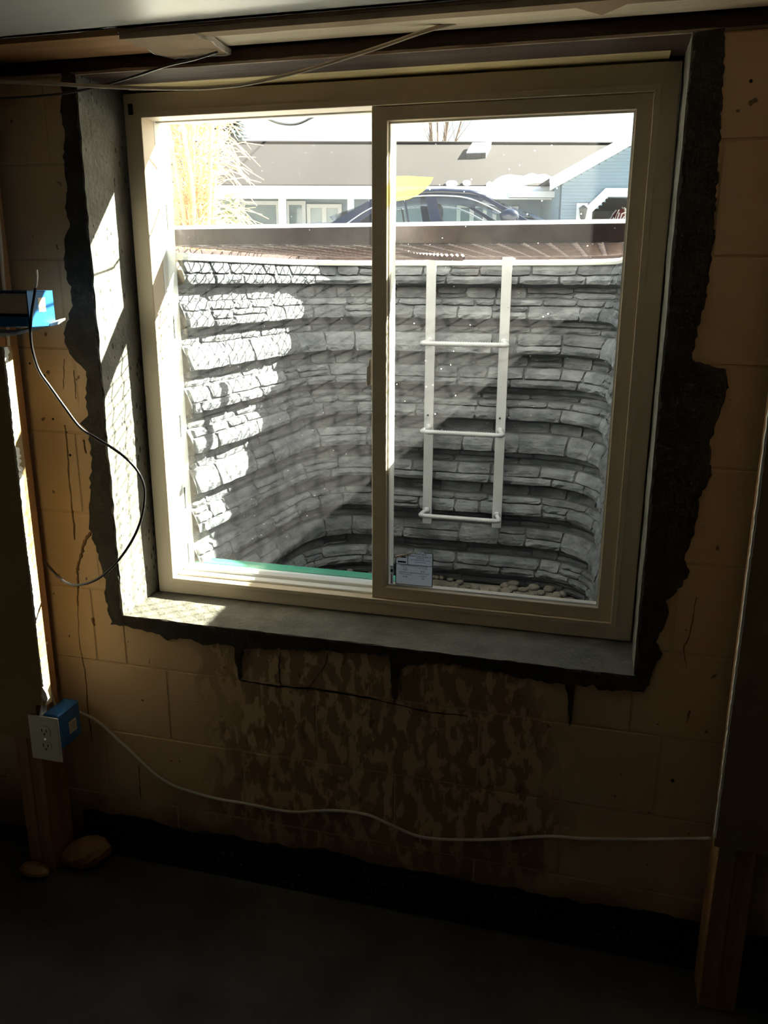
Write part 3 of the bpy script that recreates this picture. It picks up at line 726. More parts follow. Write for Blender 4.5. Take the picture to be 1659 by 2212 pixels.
# gravel bed
b = MB(); b.prism([(XC+(p.x-XC)*.93, YF+.02+(p.y-YF)*.93, ZW-.05) for p in PLAN], (0, 0, .055))
gravel = b.build('gravel', M_GRAVEL, origin=(XC, .7, ZW-.05)); tag(gravel, 'bed of brown river gravel on the floor of the window well', 'gravel', kind='stuff')
b = MB(); rg = random.Random(4)
for k in range(620):
    y = rg.uniform(YF+.02, Y0-.02); x = rg.uniform(XC-.56, XC+.56)
    if y > Y0-RC and abs(x-XC) > HW-TAPER-RC+math.sqrt(max(0, RC**2-(y-(Y0-RC))**2))-.03: continue
    r = rg.uniform(.008, .021); b.ball((x, y, ZW+.004+r*.35), r, 7, 5, (rg.uniform(.8, 1.3), rg.uniform(.8, 1.3), rg.uniform(.5, .8)))
o = b.build('pebbles', M_GRAVEL, gravel, smooth=True); o['kind'] = 'stuff'

# escape ladder hooked over the rim
RY = Y0-.064
lad = empty('escape_ladder', (.64, RY, A(922, 1130, RY)[1]), 'white steel escape ladder hooked over the rim of the window well', 'ladder')
rails = []
for (pt, pb) in (((932, 560), (922, 1131)), ((1095, 553), (1073, 1141))):
    xt, zt = A(*pt, RY); xb2, zb2 = A(*pb, RY); x = (xt+xb2)/2; zt = ZR+.004
    w_ = .0165; rails.append((x, zb2))
    b = MB(); b.box(x-w_, x+w_, RY, RY+.006, zb2, zt+.004); b.box(x-w_, x+w_, RY+.0061, RY+.088, zt-.002, zt+.003); b.box(x-w_, x+w_, RY+.083, RY+.088, zt-.05, zt-.0025)
    rail = b.build('rail', M_LADDER, lad, bevel=.0012, seg=1)
    zh = A(927, 897, RY)[1]; MB().tube([(x-.003, RY-.0012, zh), (x-.003, RY+.002, zh)], .0038, 10).build('bolt_hole', M_DARK, rail)
for (pl_, pr_, prail) in (((905, 742), (1100, 746), 735), ((905, 933), (1090, 941), 921), ((902, 1113), (1083, 1127), 1103)):
    yf = RY-.062; zl = .5*(A(*pl_, yf)[1]+A(*pr_, yf)[1]); zr_ = zl+.002
    xl, xr = rails[0][0], rails[1][0]; fl_, fr_ = A(pl_[0]+5, pl_[1], yf)[0], A(pr_[0]-6, pr_[1], yf)[0]
    path = smooth_path([(xl, RY-.001, zr_), (xl-.008, RY-.022, zr_), (fl_+.002, yf+.024, zl+.001), (fl_+.001, yf+.008, zl), (fl_+.014, yf, zl)], 3)[:-1]
    m_pts = [Vector((fl_+.014+(fr_-fl_-.028)*t/60, yf, zl)) for t in range(61)]
    path2 = smooth_path([(fr_-.014, yf, zl), (fr_-.001, yf+.008, zl), (fr_-.002, yf+.024, zl+.001), (xr+.006, RY-.022, zr_), (xr, RY-.001, zr_)], 3)[1:]
    pts = path+m_pts+path2; rad = [.0080]*len(path)+[.0092 if k % 2 else .0070 for k in range(len(m_pts))]+[.0080]*len(path2)
    rung = MB().tube(pts, rad, 9).build('rung', M_LADDER, lad, smooth=True)
    b = MB(); b.ball((xl, RY-.004, zr_+.004), .012, 9, 6, (1, .6, 1)); b.ball((xr, RY-.004, zr_+.004), .012, 9, 6, (1, .6, 1)); b.build('weld', M_LADDER, rung, smooth=True)

# brown expanded-metal cover grate with an angle-iron front edge
gr = empty('well_grate', (XC, WT+.01, ZR+.003), 'brown expanded metal grate covering the window well', 'grate')
BY0 = WT+.012
zb0 = A(700, 527, BY0)[1]; zb1 = A(700, 491, BY0)[1]
b = MB(); b.box(XC-.80, XC+.80, BY0, BY0+.006, zb0, zb1); b.box(XC-.80, XC+.80, BY0+.006, BY0+.040, zb0, zb0+.005)
b.build('front_angle', M_GRATE, gr, bevel=.001, seg=1)
tag(MB().box(XC-.80, XC+.80, BY0-.001, BY0+.012, zb1, zb1+.009).build('top_lip', M_LIP, gr, bevel=.002, seg=1), 'whitish lip along the top of the front angle')
zg = ZR+.011
def xr_at(y, ins=0.0):
    if y < Y0-RC: return HW-TAPER*(y-YF)/(Y0-YF)+.035-ins
    q = RC+.035-ins; t = max(0.0, 1-((y-(Y0-RC))/q)**2); return (HW-TAPER*(Y0-RC-YF)/(Y0-YF)-RC)+q*math.sqrt(t)
b = MB(); PX, RP, SW = .060, .025, .0040
y = BY0+.035; j = 0
while y < Y0+.034:
    hx = xr_at(y); nseg = int(2*hx/(PX/2)); pts = []
    zz = zg + (zb0-zg)*max(0, 1-(y-BY0)/.8)
    for i in range(-nseg//2, nseg//2+1):
        x = XC+i*PX/2+(PX*.22 if i % 2 else 0); pts.append(Vector((x, y+(RP*.5 if (i+j) % 2 == 0 else -RP*.5)*.92, zz)))
    vs_ = []; fs = []
    for p in pts:
        vs_ += [p+Vector((0, -SW*.5, .0008)), p+Vector((0, SW*.5, .0008)), p+Vector((0, SW*.5, -.0008)), p+Vector((0, -SW*.5, -.0008))]
    for i in range(len(pts)-1):
        for k in range(4): fs.append((i*4+k, i*4+4+k, i*4+4+(k+1) % 4, i*4+(k+1) % 4))
    b.add(vs_, fs); y += RP; j += 1
o = b.build('expanded_mesh', M_GRATE, gr); o['kind'] = 'stuff'
b = MB(); vs_ = []; fs = []; m_ = 90
s_a, s_b = 0.0, LEN
for i in range(m_+1):
    p, nr = plan_at(s_a+(s_b-s_a)*i/m_); q0 = p-nr*.032; q1 = p-nr*.037
    for q, z in ((q0, ZR+.0005), (q0, ZR+.014), (q1, ZR+.014), (q1, ZR+.0005)): vs_.append(Vector((q.x, q.y, z)))
for i in range(m_):
    for k in range(4): fs.append((i*4+k, i*4+4+k, i*4+4+(k+1) % 4, i*4+(k+1) % 4))
b.add(vs_, fs); b.build('back_band', M_GRATE, gr)
# flap of mesh bent down, with its saw-toothed cut edge
fl = [(842,531),(862,538),(885,545),(915,550),(950,553),(1000,554)]
P_ = smooth_path([aty(p[0], p[1], .80) for p in fl], 9); vs_ = []; fs = []
for i, p in enumerate(P_):
    tz = .005 if i % 2 == 0 else -.002
    vs_ += [p+Vector((0, 0, tz)), p+Vector((0, .0, -.013)), p+Vector((0, .035, -.008)), p+Vector((0, .035, .004+tz))]
for i in range(len(P_)-1):
    for k in range(4): fs.append((i*4+k, i*4+4+k, i*4+4+(k+1) % 4, i*4+(k+1) % 4))
tag(MB().add(vs_, fs).build('bent_edge', M_GRATE, gr), 'saw-toothed cut edge of the mesh bent downwards')

# ================================================================== OUTSIDE: YARD, CAR, NEIGHBOURS
b = MB(); hole = [Vector((p.x+(.05 if p.x > XC else -.05), p.y+.0, 0)) for p in PLAN]
hole = [Vector((h.x, h.y+(.045 if h.y > Y0-RC*.6 else 0), 0)) for h in hole]
def gz(x, y):
    t = min(max((y-1.3)/8.0, 0), 1); t = t*t*(3-2*t); return (ZR-.022)+(.44-(ZR-.022))*t
rings_ = []
cx, cy = XC, .75
for f_ in (1.0, 1.5, 2.6, 5.0, 10, 20, 40, 80):
    rg_ = []
    for h in hole:
        d = h-Vector((cx, cy, 0)); q = Vector((cx, cy, 0))+d*f_
        q.y = max(q.y, WT-.01); rg_.append(Vector((q.x, q.y, gz(q.x, q.y))))
    rings_.append(rg_)
n = len(hole); vs_ = [q for rg_ in rings_ for q in rg_]; fs = []
for i in range(len(rings_)-1):
    for k in range(n-1): fs.append((i*n+k, (i+1)*n+k, (i+1)*n+k+1, i*n+k+1))
vs_ += [Vector((q.x, q.y, q.z-.30)) for q in rings_[0]]; m_ = len(vs_)-n
for k in range(n-1): fs.append((k, k+1, m_+k+1, m_+k))
b.add(vs_, fs); tag(b.build('ground', M_GROUND, origin=(XC, WT, .4)), kind='structure')

def lateral(Dd): return Matrix(((RH.x, FH.x, 0, CAM.x+FH.x*Dd), (RH.y, FH.y, 0, CAM.y+FH.y*Dd), (0, 0, 1, 0), (0, 0, 0, 1)))

# ---- parked sedan, seen side-on (local: x forward, y away from the camera, z up from ground)
DC = 9.8; GC = .455
x_c = atd(950, 440, DC)[0]
def cp(px, py): l, z = atd(px, py, DC); return l-x_c, z-GC
LM = lateral(DC) @ Matrix.Translation((x_c, .9, GC))
car = empty('parked_car', LM @ Vector((0, 0, 0)), 'dark blue four-door sedan parked side-on in front of the neighbouring house', 'car', rot=YAW)
belt_z = 1.0; hwid = .87
def loft(stations, mat, name, smooth=True):   # stations: (x, [(y,z)...]) closed loops
    n = len(stations[0][1]); vs_ = [(x, q[0], q[1]) for x, lp in stations for q in lp]; fs = []
    for i in range(len(stations)-1):
        for k in range(n): fs.append((i*n+k, (i+1)*n+k, (i+1)*n+(k+1) % n, i*n+(k+1) % n))
    fs.append(tuple(range(n))[::-1]); fs.append(tuple((len(stations)-1)*n+k for k in range(n)))
    return MB().add(vs_, fs).build(name, mat, car, smooth=smooth, world=LM)
def sect(w, zb2, zt):
    return [(-w*.86, zb2), (-w, zb2+.12), (-w*1.01, zb2+(zt-zb2)*.55), (-w*.97, zt-.05), (-w*.80, zt), (w*.80, zt), (w*.97, zt-.05), (w*1.01, zb2+(zt-zb2)*.55), (w, zb2+.12), (w*.86, zb2)]
loft([(-2.15, sect(.60, .38, .70)), (-2.08, sect(.78, .27, .88)), (-1.85, sect(.85, .22, .955)), (-1.35, sect(.87, .20, .985)), (-.5, sect(.88, .19, .99)), (.6, sect(.88, .19, .98)), (1.3, sect(.87, .19, .975)), (1.7, sect(.85, .2, .93)), (2.2, sect(.80, .22, .83)), (2.42, sect(.70, .27, .70)), (2.50, sect(.55, .36, .58))], M_CAR, 'body')
# greenhouse outline from the photograph: (x, z) along the roof
roof = [cp(704, 484), cp(740, 462), cp(800, 430), cp(850, 413), cp(905, 406), cp(960, 404), cp(1020, 407), cp(1055, 415)]
wsb = cp(1205, 474)
def halfw(z): return .80-.34*(z-1.0)
b = MB(); vs_ = []; fs = []; rf = roof[2:]
for (x, z) in rf:
    w = halfw(z)
    vs_ += [(x, -w, z-.030), (x, -w+.05, z+.012), (x, 0, z+.035), (x, w-.05, z+.012), (x, w, z-.030), (x, w-.06, z-.05), (x, 0, z-.03), (x, -w+.06, z-.05)]
n = 8
for i in range(len(rf)-1):
    for k in range(n): fs.append((i*n+k, (i+1)*n+k, (i+1)*n+(k+1) % n, i*n+(k+1) % n))
fs.append(tuple(range(n))[::-1]); fs.append(tuple((len(rf)-1)*n+k for k in range(n)))
b.add(vs_, fs).build('roof', M_CAR, car, smooth=True, world=LM)
def pillar(p0, p1, w0, w1, side):
    (x0, z0), (x1, z1) = p0, p1; y0_, y1_ = halfw(z0)*side, halfw(z1)*side; t = -.045*side
    b = MB(); b.hexa([(x0-w0, y0_, z0), (x0+w0, y0_, z0), (x0+w0, y0_+t, z0), (x0-w0, y0_+t, z0), (x1-w1, y1_, z1), (x1+w1, y1_, z1), (x1+w1, y1_+t, z1), (x1-w1, y1_+t, z1)])
    b.build('pillar', M_CAR, car, world=LM, bevel=.006, seg=1)
zt_ = cp(930, 424)[1]
for sd in (-1, 1):
    pillar(cp(945, 486), cp(932, 418), .065, .06, sd)                       # centre
    pillar((wsb[0]-.33, 1.0), cp(1040, 416), .05, .04, sd)                  # front
    pillar(cp(735, 486), cp(835, 418), .16, .10, sd)                        # rear quarter
    pillar(cp(884, 486), cp(875, 425), .012, .012, sd)                      # rear quarter-light bar
    # side panes
    for name_, q in (('side_window', [cp(955, 486), cp(950, 426), cp(1018, 424), cp(1120, 484)]), ('side_window', [cp(790, 486), cp(842, 428), cp(930, 424), cp(936, 486)])):
        MB().prism([(x, (halfw(z)-.02)*sd, z) for x, z in q], (0, -.006*sd, 0)).build(name_, M_CARGLASS, car, world=LM)
    # bright edge line above the doors
    pts = smooth_path([(cp(*p)[0], (halfw(cp(*p)[1])+.004)*sd, cp(*p)[1]) for p in ((742,486),(795,450),(850,428),(905,420),(960,419),(1012,424),(1060,443),(1130,484))], 5)
    MB().tube(pts, .009, 6).build('window_trim', M_CHROME, car, smooth=True, world=LM)
    for xw in (-1.33, 1.42):
        wh = []
        b = MB(); b.tube([(xw, sd*.70, .32), (xw, sd*.72, .32), (xw, sd*.88, .32), (xw, sd*.895, .32)], [.28, .318, .318, .29], 26); tyre = b.build('wheel', M_TYRE, car, smooth=False, world=LM)
        b = MB(); b.tube([(xw, sd*.88, .32), (xw, sd*.90, .32)], [.205, .19], 20)
        for k in range(5):
            a = 2*math.pi*k/5; b.tube([(xw, sd*.905, .32), (xw+.18*math.cos(a), sd*.9, .32+.18*math.sin(a))], .025, 6)
        b.build('wheel_rim', M_RIMW, tyre, world=LM)
    xm, zm = cp(1098, 468); b = MB(); b.ball((xm, sd*.98, zm), .115, 14, 9, (.95, .75, .66)); b.tube([(xm+.05, sd*.80, 1.0), (xm+.03, sd*.93, zm-.03)], .03, 7)
    tag(b.build('wing_mirror', M_CAR, car, smooth=True, world=LM), 'rounded wing mirror')
    for xh in (-.62, .45): MB().box(xh-.09, xh+.09, sd*.89-.012, sd*.89+.012, .86, .89).build('door_handle', M_CAR, car, world=LM, bevel=.006, seg=1)
# windscreen and rear window
x1_, z1_ = roof[-1]; MB().hexa([(wsb[0]-.02, -.72, 1.0), (wsb[0]-.02, .72, 1.0), (wsb[0]-.03, .72, .995), (wsb[0]-.03, -.72, .995), (x1_, -.60, z1_-.01), (x1_, .60, z1_-.01), (x1_-.008, .60, z1_-.016), (x1_-.008, -.60, z1_-.016)]).build('windscreen', M_CARGLASS, car, world=LM)
x0_, z0_ = roof[0]; x2_, z2_ = roof[2]; MB().hexa([(x0_+.02, -.66, 1.05), (x0_+.02, .66, 1.05), (x0_+.03, .66, 1.045), (x0_+.03, -.66, 1.045), (x2_, -.58, z2_), (x2_, .58, z2_), (x2_+.008, .58, z2_-.006), (x2_+.008, -.58, z2_-.006)]).build('rear_window', M_CARGLASS, car, world=LM)
MB().tube(smooth_path([(cp(*p)[0], -.38, cp(*p)[1]+.02) for p in ((1140, 466), (1165, 468), (1190, 473), (1208, 478))], 5), .011, 6).build('wiper', M_TYRE, car, world=LM)
for sx_, hx in (('front', cp(960, 470)[0]), ('rear', cp(845, 475)[0])):
    for sy in (-.36, .36):
        b = MB(); b.ball((hx-.03, sy, 1.11), .13, 12, 8, (.42, .9, .85)); b.ball((hx-.02, sy, .80), .26, 12, 8, (.38, .95, 1.0)); b.build('seat', M_SEAT, car, smooth=True, world=LM)

# ---- neighbouring house (built in a frame turned with its own front)
DH = 15.4; GH = .40
HM = lateral(0.0)
def hp(px, py, Dd): l, z = atd(px, py, Dd); return Vector((l, Dd, z))
house = empty('neighbour_house', HM @ Vector((hp(900, 480, DH).x, DH, GH)), 'pale blue ranch house with brown shingle roof and a garage gable', 'house', rot=YAW)
def hb(name, mat, b, **k): return b.build(name, mat, house, world=HM, **k)
e0, e1 = hp(300, 412, DH), hp(1240, 416, DH); ez = (hp(560, 410, DH).z+hp(1150, 416, DH).z)/2
rdg = DH+4.4; rz = (hp(860, 312, rdg).z+hp(1280, 299, rdg).z)/2-.16
xL, xR = e0.x, e1.x+7
b = MB(); b.hexa([(xL, DH, ez), (xR, DH, ez), (xR, rdg, rz), (xL, rdg, rz), (xL, DH, ez+.10), (xR, DH, ez+.10), (xR, rdg, rz+.10), (xL, rdg, rz+.10)])
b.hexa([(xL, rdg, rz), (xR, rdg, rz), (xR, rdg+4.6, ez), (xL, rdg+4.6, ez), (xL, rdg, rz+.10), (xR, rdg, rz+.10), (xR, rdg+4.6, ez+.10), (xL, rdg+4.6, ez+.10)])
ez_ = ez
mroof = hb('roof', M_SHINGLE, b)
MB().tube([HM @ Vector((xL, rdg, rz+.11)), HM @ Vector((xR, rdg, rz+.11))], .05, 6).build('ridge_cap', M_SHINGLE, mroof)
hb('fascia', M_TRIM, MB().box(xL, e1.x, DH-.06, DH+.02, hp(700, 430, DH).z, ez+.08))
wallD = DH+1.0; xg = hp(1215, 430, 14.5).x
xw0 = hp(1213, 430, 14.5).x
hb('front_wall', M_BLUESIDE, MB().box(xL, xw0+.1, wallD, wallD+.2, GH-.2, ez+.15))
px_post = [(514, 12), (611, 16), (758, 14)]
for (px, wpx) in px_post:
    l0 = hp(px-wpx/2, 450, DH+.1); l1 = hp(px+wpx/2, 450, DH+.1)
    hb('porch_post', M_TRIM, MB().box(l0.x, l1.x, DH+.02, DH+.18, GH-.1, hp(700, 428, DH).z))
def hwin(x0p, x1p, y0p, y1p, name='window', mull=1):
    a = hp(x0p, y1p, wallD-.05); c = hp(x1p, y0p, wallD-.05); b = MB(); t = .07
    ring(b, a.x+t, c.x-t, a.z+t, c.z-t, a.x, c.x, a.z, c.z, wallD-.06, wallD+.0)
    for k in range(1, mull): xm = a.x+(c.x-a.x)*k/mull; b.box(xm-.04, xm+.04, wallD-.055, wallD-.001, a.z+t, c.z-t)
    fr = hb(name, M_TRIM, b); b = MB(); b.box(a.x+t*.8, c.x-t*.8, wallD-.03, wallD-.02, a.z+t*.8, c.z-t*.8)
    b.build('pane', M_DKGLASS, fr, world=HM)
hwin(524, 604, 434, 520); hwin(618, 660, 434, 520); hwin(664, 738, 441, 520, mull=2); hwin(985, 1052, 440, 520, mull=2)
hwin(1062, 1120, 446, 520)
# skylight and snow on the roof
def on_roof(px, py):   # point of the front slope under a pixel
    lo, hi = DH, rdg
    for _ in range(30):
        m2 = (lo+hi)/2; q = hp(px, py, m2); zz = ez+.10+(rz-ez)*(m2-DH)/(rdg-DH)
        if q.z > zz: lo = m2
        else: hi = m2
    return hp(px, py, lo)
nrm = Vector((0, -(rz-ez), rdg-DH)).normalized()
sk = [on_roof(*p) for p in ((1007, 343), (1049, 342), (1061, 320), (1020, 321))]
skl = hb('skylight', M_LANTERN, MB().prism(sk, nrm*.10)); sk2 = [p+nrm*.101 for p in sk]
MB().prism(sk2, nrm*.02).build('skylight_dome', M_SNOW, skl, world=HM)
sn = [(1050,404),(1056,398),(1063,401),(1072,393),(1085,386),(1100,383),(1115,385),(1130,387),(1142,382),(1150,380),(1160,384),(1176,382),(1190,388),(1188,398),(1165,412),(1140,418),(1100,419),(1070,412)]
snow = MB().prism([on_roof(*p)-nrm*.02 for p in sn], nrm*.07); tag(hb('snow_patch', M_SNOW, snow), 'white patch of snow on the eave')
for (pa, w) in (((976, 400), 9), ((1008, 398), 6)):
    hb('snow_patch', M_SNOW, MB().prism([on_roof(pa[0]+w*math.cos(t)*1.4, pa[1]+w*.6*math.sin(t))-nrm*.02 for t in [k*math.pi/4 for k in range(8)]], nrm*.06))
# garage wing
DG = 14.5
gl_, gt = hp(1190, 412, DG), hp(1372, 310, DG); sl_ = (gt.z-gl_.z)/(gt.x-gl_.x)
xw0 = hp(1213, 430, DG).x; half = hp(1560, 300, DG).x-gl_.x; apx = gl_.x+half; apz = gl_.z+sl_*half
def rake(x): return gl_.z+sl_*(min(x, 2*apx-x)-gl_.x)
do = [(1284, 480), (1284, 452), (1316, 422)]; dx0 = hp(1279, 450, DG).x; dzc = hp(1279, 458, DG).z; dxc = hp(1313, 425, DG).x; dzt = hp(1313, 425, DG).z; dx1 = 2*apx-dx0
b = MB(); xw1 = 2*apx-xw0
def ztop(x): return rake(x)+.03
b.prism([(xw0, DG+.03, GH-.2), (dx0, DG+.03, GH-.2), (dx0, DG+.03, ztop(dx0)), (xw0, DG+.03, ztop(xw0))], (0, .15, 0))
b.prism([(dx1, DG+.03, GH-.2), (xw1, DG+.03, GH-.2), (xw1, DG+.03, ztop(xw1)), (dx1, DG+.03, ztop(dx1))], (0, .15, 0))
b.prism([(dx0, DG+.03, dzc), (dxc, DG+.03, dzt), (2*apx-dxc, DG+.03, dzt), (dx1, DG+.03, dzc), (dx1, DG+.03, ztop(dx1)), (apx, DG+.03, apz-.1), (dx0, DG+.03, ztop(dx0))], (0, .15, 0))
hb('gable_wall', M_BLUESIDE, b)
b = MB(); z = GH; stp = .052
while z < apz:
    zt2 = z+stp
    xa_ = xw0 if z < ztop(xw0)-stp else gl_.x+(zt2-.03-gl_.z)/sl_
    xb3 = 2*apx-xa_
    segs = [(xa_, xb3)]
    if z < dzt:
        if z < dzc: xd = dx0
        else: xd = dx0+(dxc-dx0)*(min(zt2, dzt)-dzc)/(dzt-dzc)
        segs = [(xa_, xd), (2*apx-xd, xb3)]
    for s0, s1 in segs:
        if s1-s0 > .05: b.hexa([(s0, DG, z), (s1, DG, z), (s1, DG+.031, z), (s0, DG+.031, z), (s0, DG+.022, zt2), (s1, DG+.022, zt2), (s1, DG+.031, zt2), (s0, DG+.031, zt2)])
    z = zt2
o = hb('clapboard', M_BLUESIDE, b); o['kind'] = 'stuff'
hb('wing_side_wall', M_BLUESIDE, MB().box(xw0, xw0+.15, DG+.03, rdg, GH-.2, ztop(xw0)))
th = .20
b = MB()
for sg in (1, -1):
    xl2 = apx+sg*(gl_.x-.02-apx); b.prism([(xl2, DG-.06, gl_.z), (apx, DG-.06, apz), (apx, DG-.06, apz+th), (xl2, DG-.06, gl_.z+th)], (0, .08, 0))
hb('rake_board', M_TRIM, b)
hb('eave_return', M_TRIM, MB().box(hp(1188, 380, DG).x, hp(1219, 380, DG).x, DG-.10, DG+.03, hp(1200, 395, DG).z, gl_.z+th-.01))
b = MB()
for sg in (1, -1):
    xl2 = apx+sg*(gl_.x-.02-apx)
    b.prism([(xl2, DG+.02, gl_.z+th-.06), (apx, DG+.02, apz+th-.06), (apx, DG+.02, apz+th), (xl2, DG+.02, gl_.z+th)], (0, 6.5, 0))
hb('wing_roof', M_SHINGLE, b)
gi = hp(1181, 422, DH-1.2)
hb('gutter_end', M_TRIM, MB().box(hp(1100, 424, DH-.2).x, hp(1214, 424, DH-.2).x, DH-.28, DH-.1, hp(1150, 427, DH-.2).z, hp(1150, 414, DH-.2).z))
# garage doorway trim, interior, door reveal
tw = .13
b = MB()
b.prism([(dx0-tw, DG-.03, GH-.1), (dx0, DG-.03, GH-.1), (dx0, DG-.03, dzc), (dx0-tw, DG-.03, dzc+.05)], (0, .05, 0))
b.prism([(dx0-tw, DG-.03, dzc+.05), (dx0, DG-.03, dzc), (dxc, DG-.03, dzt), (dxc-.05, DG-.03, dzt+tw)], (0, .05, 0))
b.prism([(dxc-.05, DG-.03, dzt+tw), (dxc, DG-.03, dzt), (2*apx-dxc, DG-.03, dzt), (2*apx-dxc+.05, DG-.03, dzt+tw)], (0, .05, 0))
hb('doorway_trim', M_TRIM, b)
hb('garage_back', M_LANTERN, MB().box(dx0-.4, dx1+.4, DG+3.5, DG+3.6, GH-.2, dzt+.6))
hb('garage_ceiling', M_LANTERN, MB().box(dx0-.4, dx1+.4, DG+.2, DG+3.5, dzt+.05, dzt+.12))
# lantern beside the doorway
lp = hp(1258, 462, DG-.06); lan = empty('wall_lantern', HM @ Vector((lp.x, DG-.02, lp.z-.14)), 'small dark lantern on a white plate beside the garage doorway', 'lamp', rot=YAW)
MB().box(lp.x-.09, lp.x+.09, DG-.02, DG+.0, lp.z-.14, lp.z+.17).build('mounting_plate', M_TRIM, lan, world=HM, bevel=.004, seg=1)
b = MB(); b.tube([(lp.x, DG-.11, lp.z-.10), (lp.x, DG-.11, lp.z-.07), (lp.x, DG-.11, lp.z+.06), (lp.x, DG-.11, lp.z+.08), (lp.x, DG-.11, lp.z+.13)], [.02, .045, .065, .075, .015], 8); b.tube([(lp.x, DG-.02, lp.z+.1), (lp.x, DG-.11, lp.z+.11)], .012, 6)
b.build('lantern_body', M_LANTERN, lan, world=HM)
# netted red bundle standing in the doorway
bp_ = hp(1336, 470, DG+.9); bun = empty('netted_bundle', HM @ Vector((bp_.x, DG+.9, GH-.05)), 'dark red bundle wrapped in white netting in the garage doorway', 'bundle', rot=YAW)
b = MB(); tz_ = hp(1336, 449, DG+.9).z; hz = (tz_-GH+.05)/2; b.ball((bp_.x+.05, DG+.9, GH-.05+hz), hz, 16, 12, (.34, .3, 1.0)); b.build('cloth_body', M_REDCLOTH, bun, smooth=True, world=HM)
b = MB(); rn = random.Random(3)
for k in range(46):
    a = rn.uniform(0, 6.28); t0 = rn.uniform(.1, 1.2); pts = []
    for i in range(7):
        th_ = t0+rn.uniform(-.2, .2)+i*.25; aa = a+i*.18*rn.choice((-1, 1))
        pts.append((bp_.x+.05+hz*.355*math.sin(th_)*math.cos(aa), DG+.9+hz*.315*math.sin(th_)*math.sin(aa), GH-.05+hz+hz*1.01*math.cos(th_)))
    b.tube(pts, .012, 4)
b.build('netting', M_TRIM, bun, world=HM)

# ---- trees
def tree(name, px, base, Dd, height, seed, label, stems=7, fan=.085):
    rt = random.Random(seed); l = hp(px, 300, Dd); t = empty(name, HM @ Vector((l.x, Dd, base)), label, 'tree', rot=YAW)
    b = MB(); o = Vector((l.x, Dd, base)); fork = o+Vector((0, 0, height*.30))
    b.tube([o, o+Vector((.03, 0, height*.15)), fork+Vector((0, 0, .1))], [.26, .22, .19], 9)
    tr_ = b.build('trunk', M_BARK, t, world=HM); b = MB()
    for k in range(stems):
        a = (k/(stems-1)-.5)*2; d = Vector((a*fan*3.2+rt.uniform(-.08, .08), rt.uniform(-.3, .3), 1)).normalized(); p = fork.copy(); pts = [p]; ln = height*rt.uniform(.55, .75)
        for i in range(7): d = (d+Vector((rt.uniform(-.09, .09), rt.uniform(-.09, .09), .03))).normalized(); p = p+d*ln/7; pts.append(p)
        b.tube(pts, [.042*(1-.12*i)+.005 for i in range(8)], 6)
        for m in range(2, 8):
            for _ in range(3):
                q = pts[m]; e = (d+Vector((rt.uniform(-.7, .7), rt.uniform(-.6, .6), rt.uniform(0, .4)))).normalized(); tp = [q]
                for i in range(4): e = (e+Vector((rt.uniform(-.2, .2), rt.uniform(-.2, .2), .1))).normalized(); q = q+e*rt.uniform(.22, .4); tp.append(q)
                b.tube(tp, [.016, .013, .010, .008, .005], 4)
    b.build('branches', M_BARK, t, world=HM); return t
tree('bare_tree', 948, GH, 33, 10.5, 5, 'bare leafless tree rising behind the house roof beside the skylight')
# dark evergreen top left of the roof
l = hp(497, 300, 28); ev = empty('evergreen_tree', HM @ Vector((l.x, 28, GH)), 'dark evergreen tree behind the left end of the neighbouring house', 'tree', rot=YAW)
MB().tube([(l.x, 28, GH), (l.x, 28, 6.6)], [.16, .03], 7).build('trunk', M_BARK, ev, world=HM)
b = MB(); rt = random.Random(2)
for k in range(700):
    h = rt.uniform(.12, 1.0); zz = GH+6.4*h; ra = (1-h)*1.35+.10; a = rt.uniform(0, 6.28); r = ra*rt.uniform(.2, 1)
    c = Vector((l.x+math.cos(a)*r, 28+math.sin(a)*r, zz)); d = Vector((math.cos(a), math.sin(a), rt.uniform(-.5, .1)))*.34; s_ = Vector((-math.sin(a), math.cos(a), 0))*.07
    b.add([c-s_, c+s_, c+d, c+Vector((0, 0, .05))], [(0, 1, 2), (0, 3, 2), (1, 2, 3), (0, 1, 3)])
b.build('foliage', M_SPRUCE, ev, world=HM)
# tan feathery shrub just left, close to the well
DS = 5.2
a_, c_ = hp(352, 470, DS), hp(478, 300, DS)
sh = empty('dry_shrub', HM @ Vector(((a_.x+c_.x)/2, DS, .62)), 'tall dry tan shrub with feathery twigs at the left beyond the well', 'shrub', rot=YAW)
xc_ = (a_.x+c_.x)/2; b = MB(); bs = MB()
for k in range(16):
    a = rt.uniform(0, 6.28); tp = Vector((xc_+math.cos(a)*rt.uniform(.05, .30), DS+math.sin(a)*.28, rt.uniform(1.5, 2.1)))
    bs.tube(smooth_path([(xc_+rt.uniform(-.06, .06), DS+rt.uniform(-.06, .06), .62), (xc_+(tp.x-xc_)*.5+rt.uniform(-.05, .05), DS+(tp.y-DS)*.5, 1.2), tp], 4), .012, 5)
for k in range(4200):
    h = rt.random(); zz = .66+1.32*h; ra = .23*(1-.45*max(0, h-.55)/.45)*(.75+.25*math.sin(zz*9)); a = rt.uniform(0, 6.28); r = ra*math.sqrt(rt.random())
    c = Vector((xc_+math.cos(a)*r, DS+math.sin(a)*r, zz)); d = Vector((math.cos(a)*rt.uniform(.3, 1), math.sin(a)*rt.uniform(.3, 1), rt.uniform(-.35, .7))).normalized()*rt.uniform(.05, .13)
    s_ = Vector((rt.uniform(-1, 1), rt.uniform(-1, 1), rt.uniform(-1, 1))).normalized()*rt.uniform(.004, .009)
    b.add([c-s_, c+s_, c+d], [(0, 1, 2)])
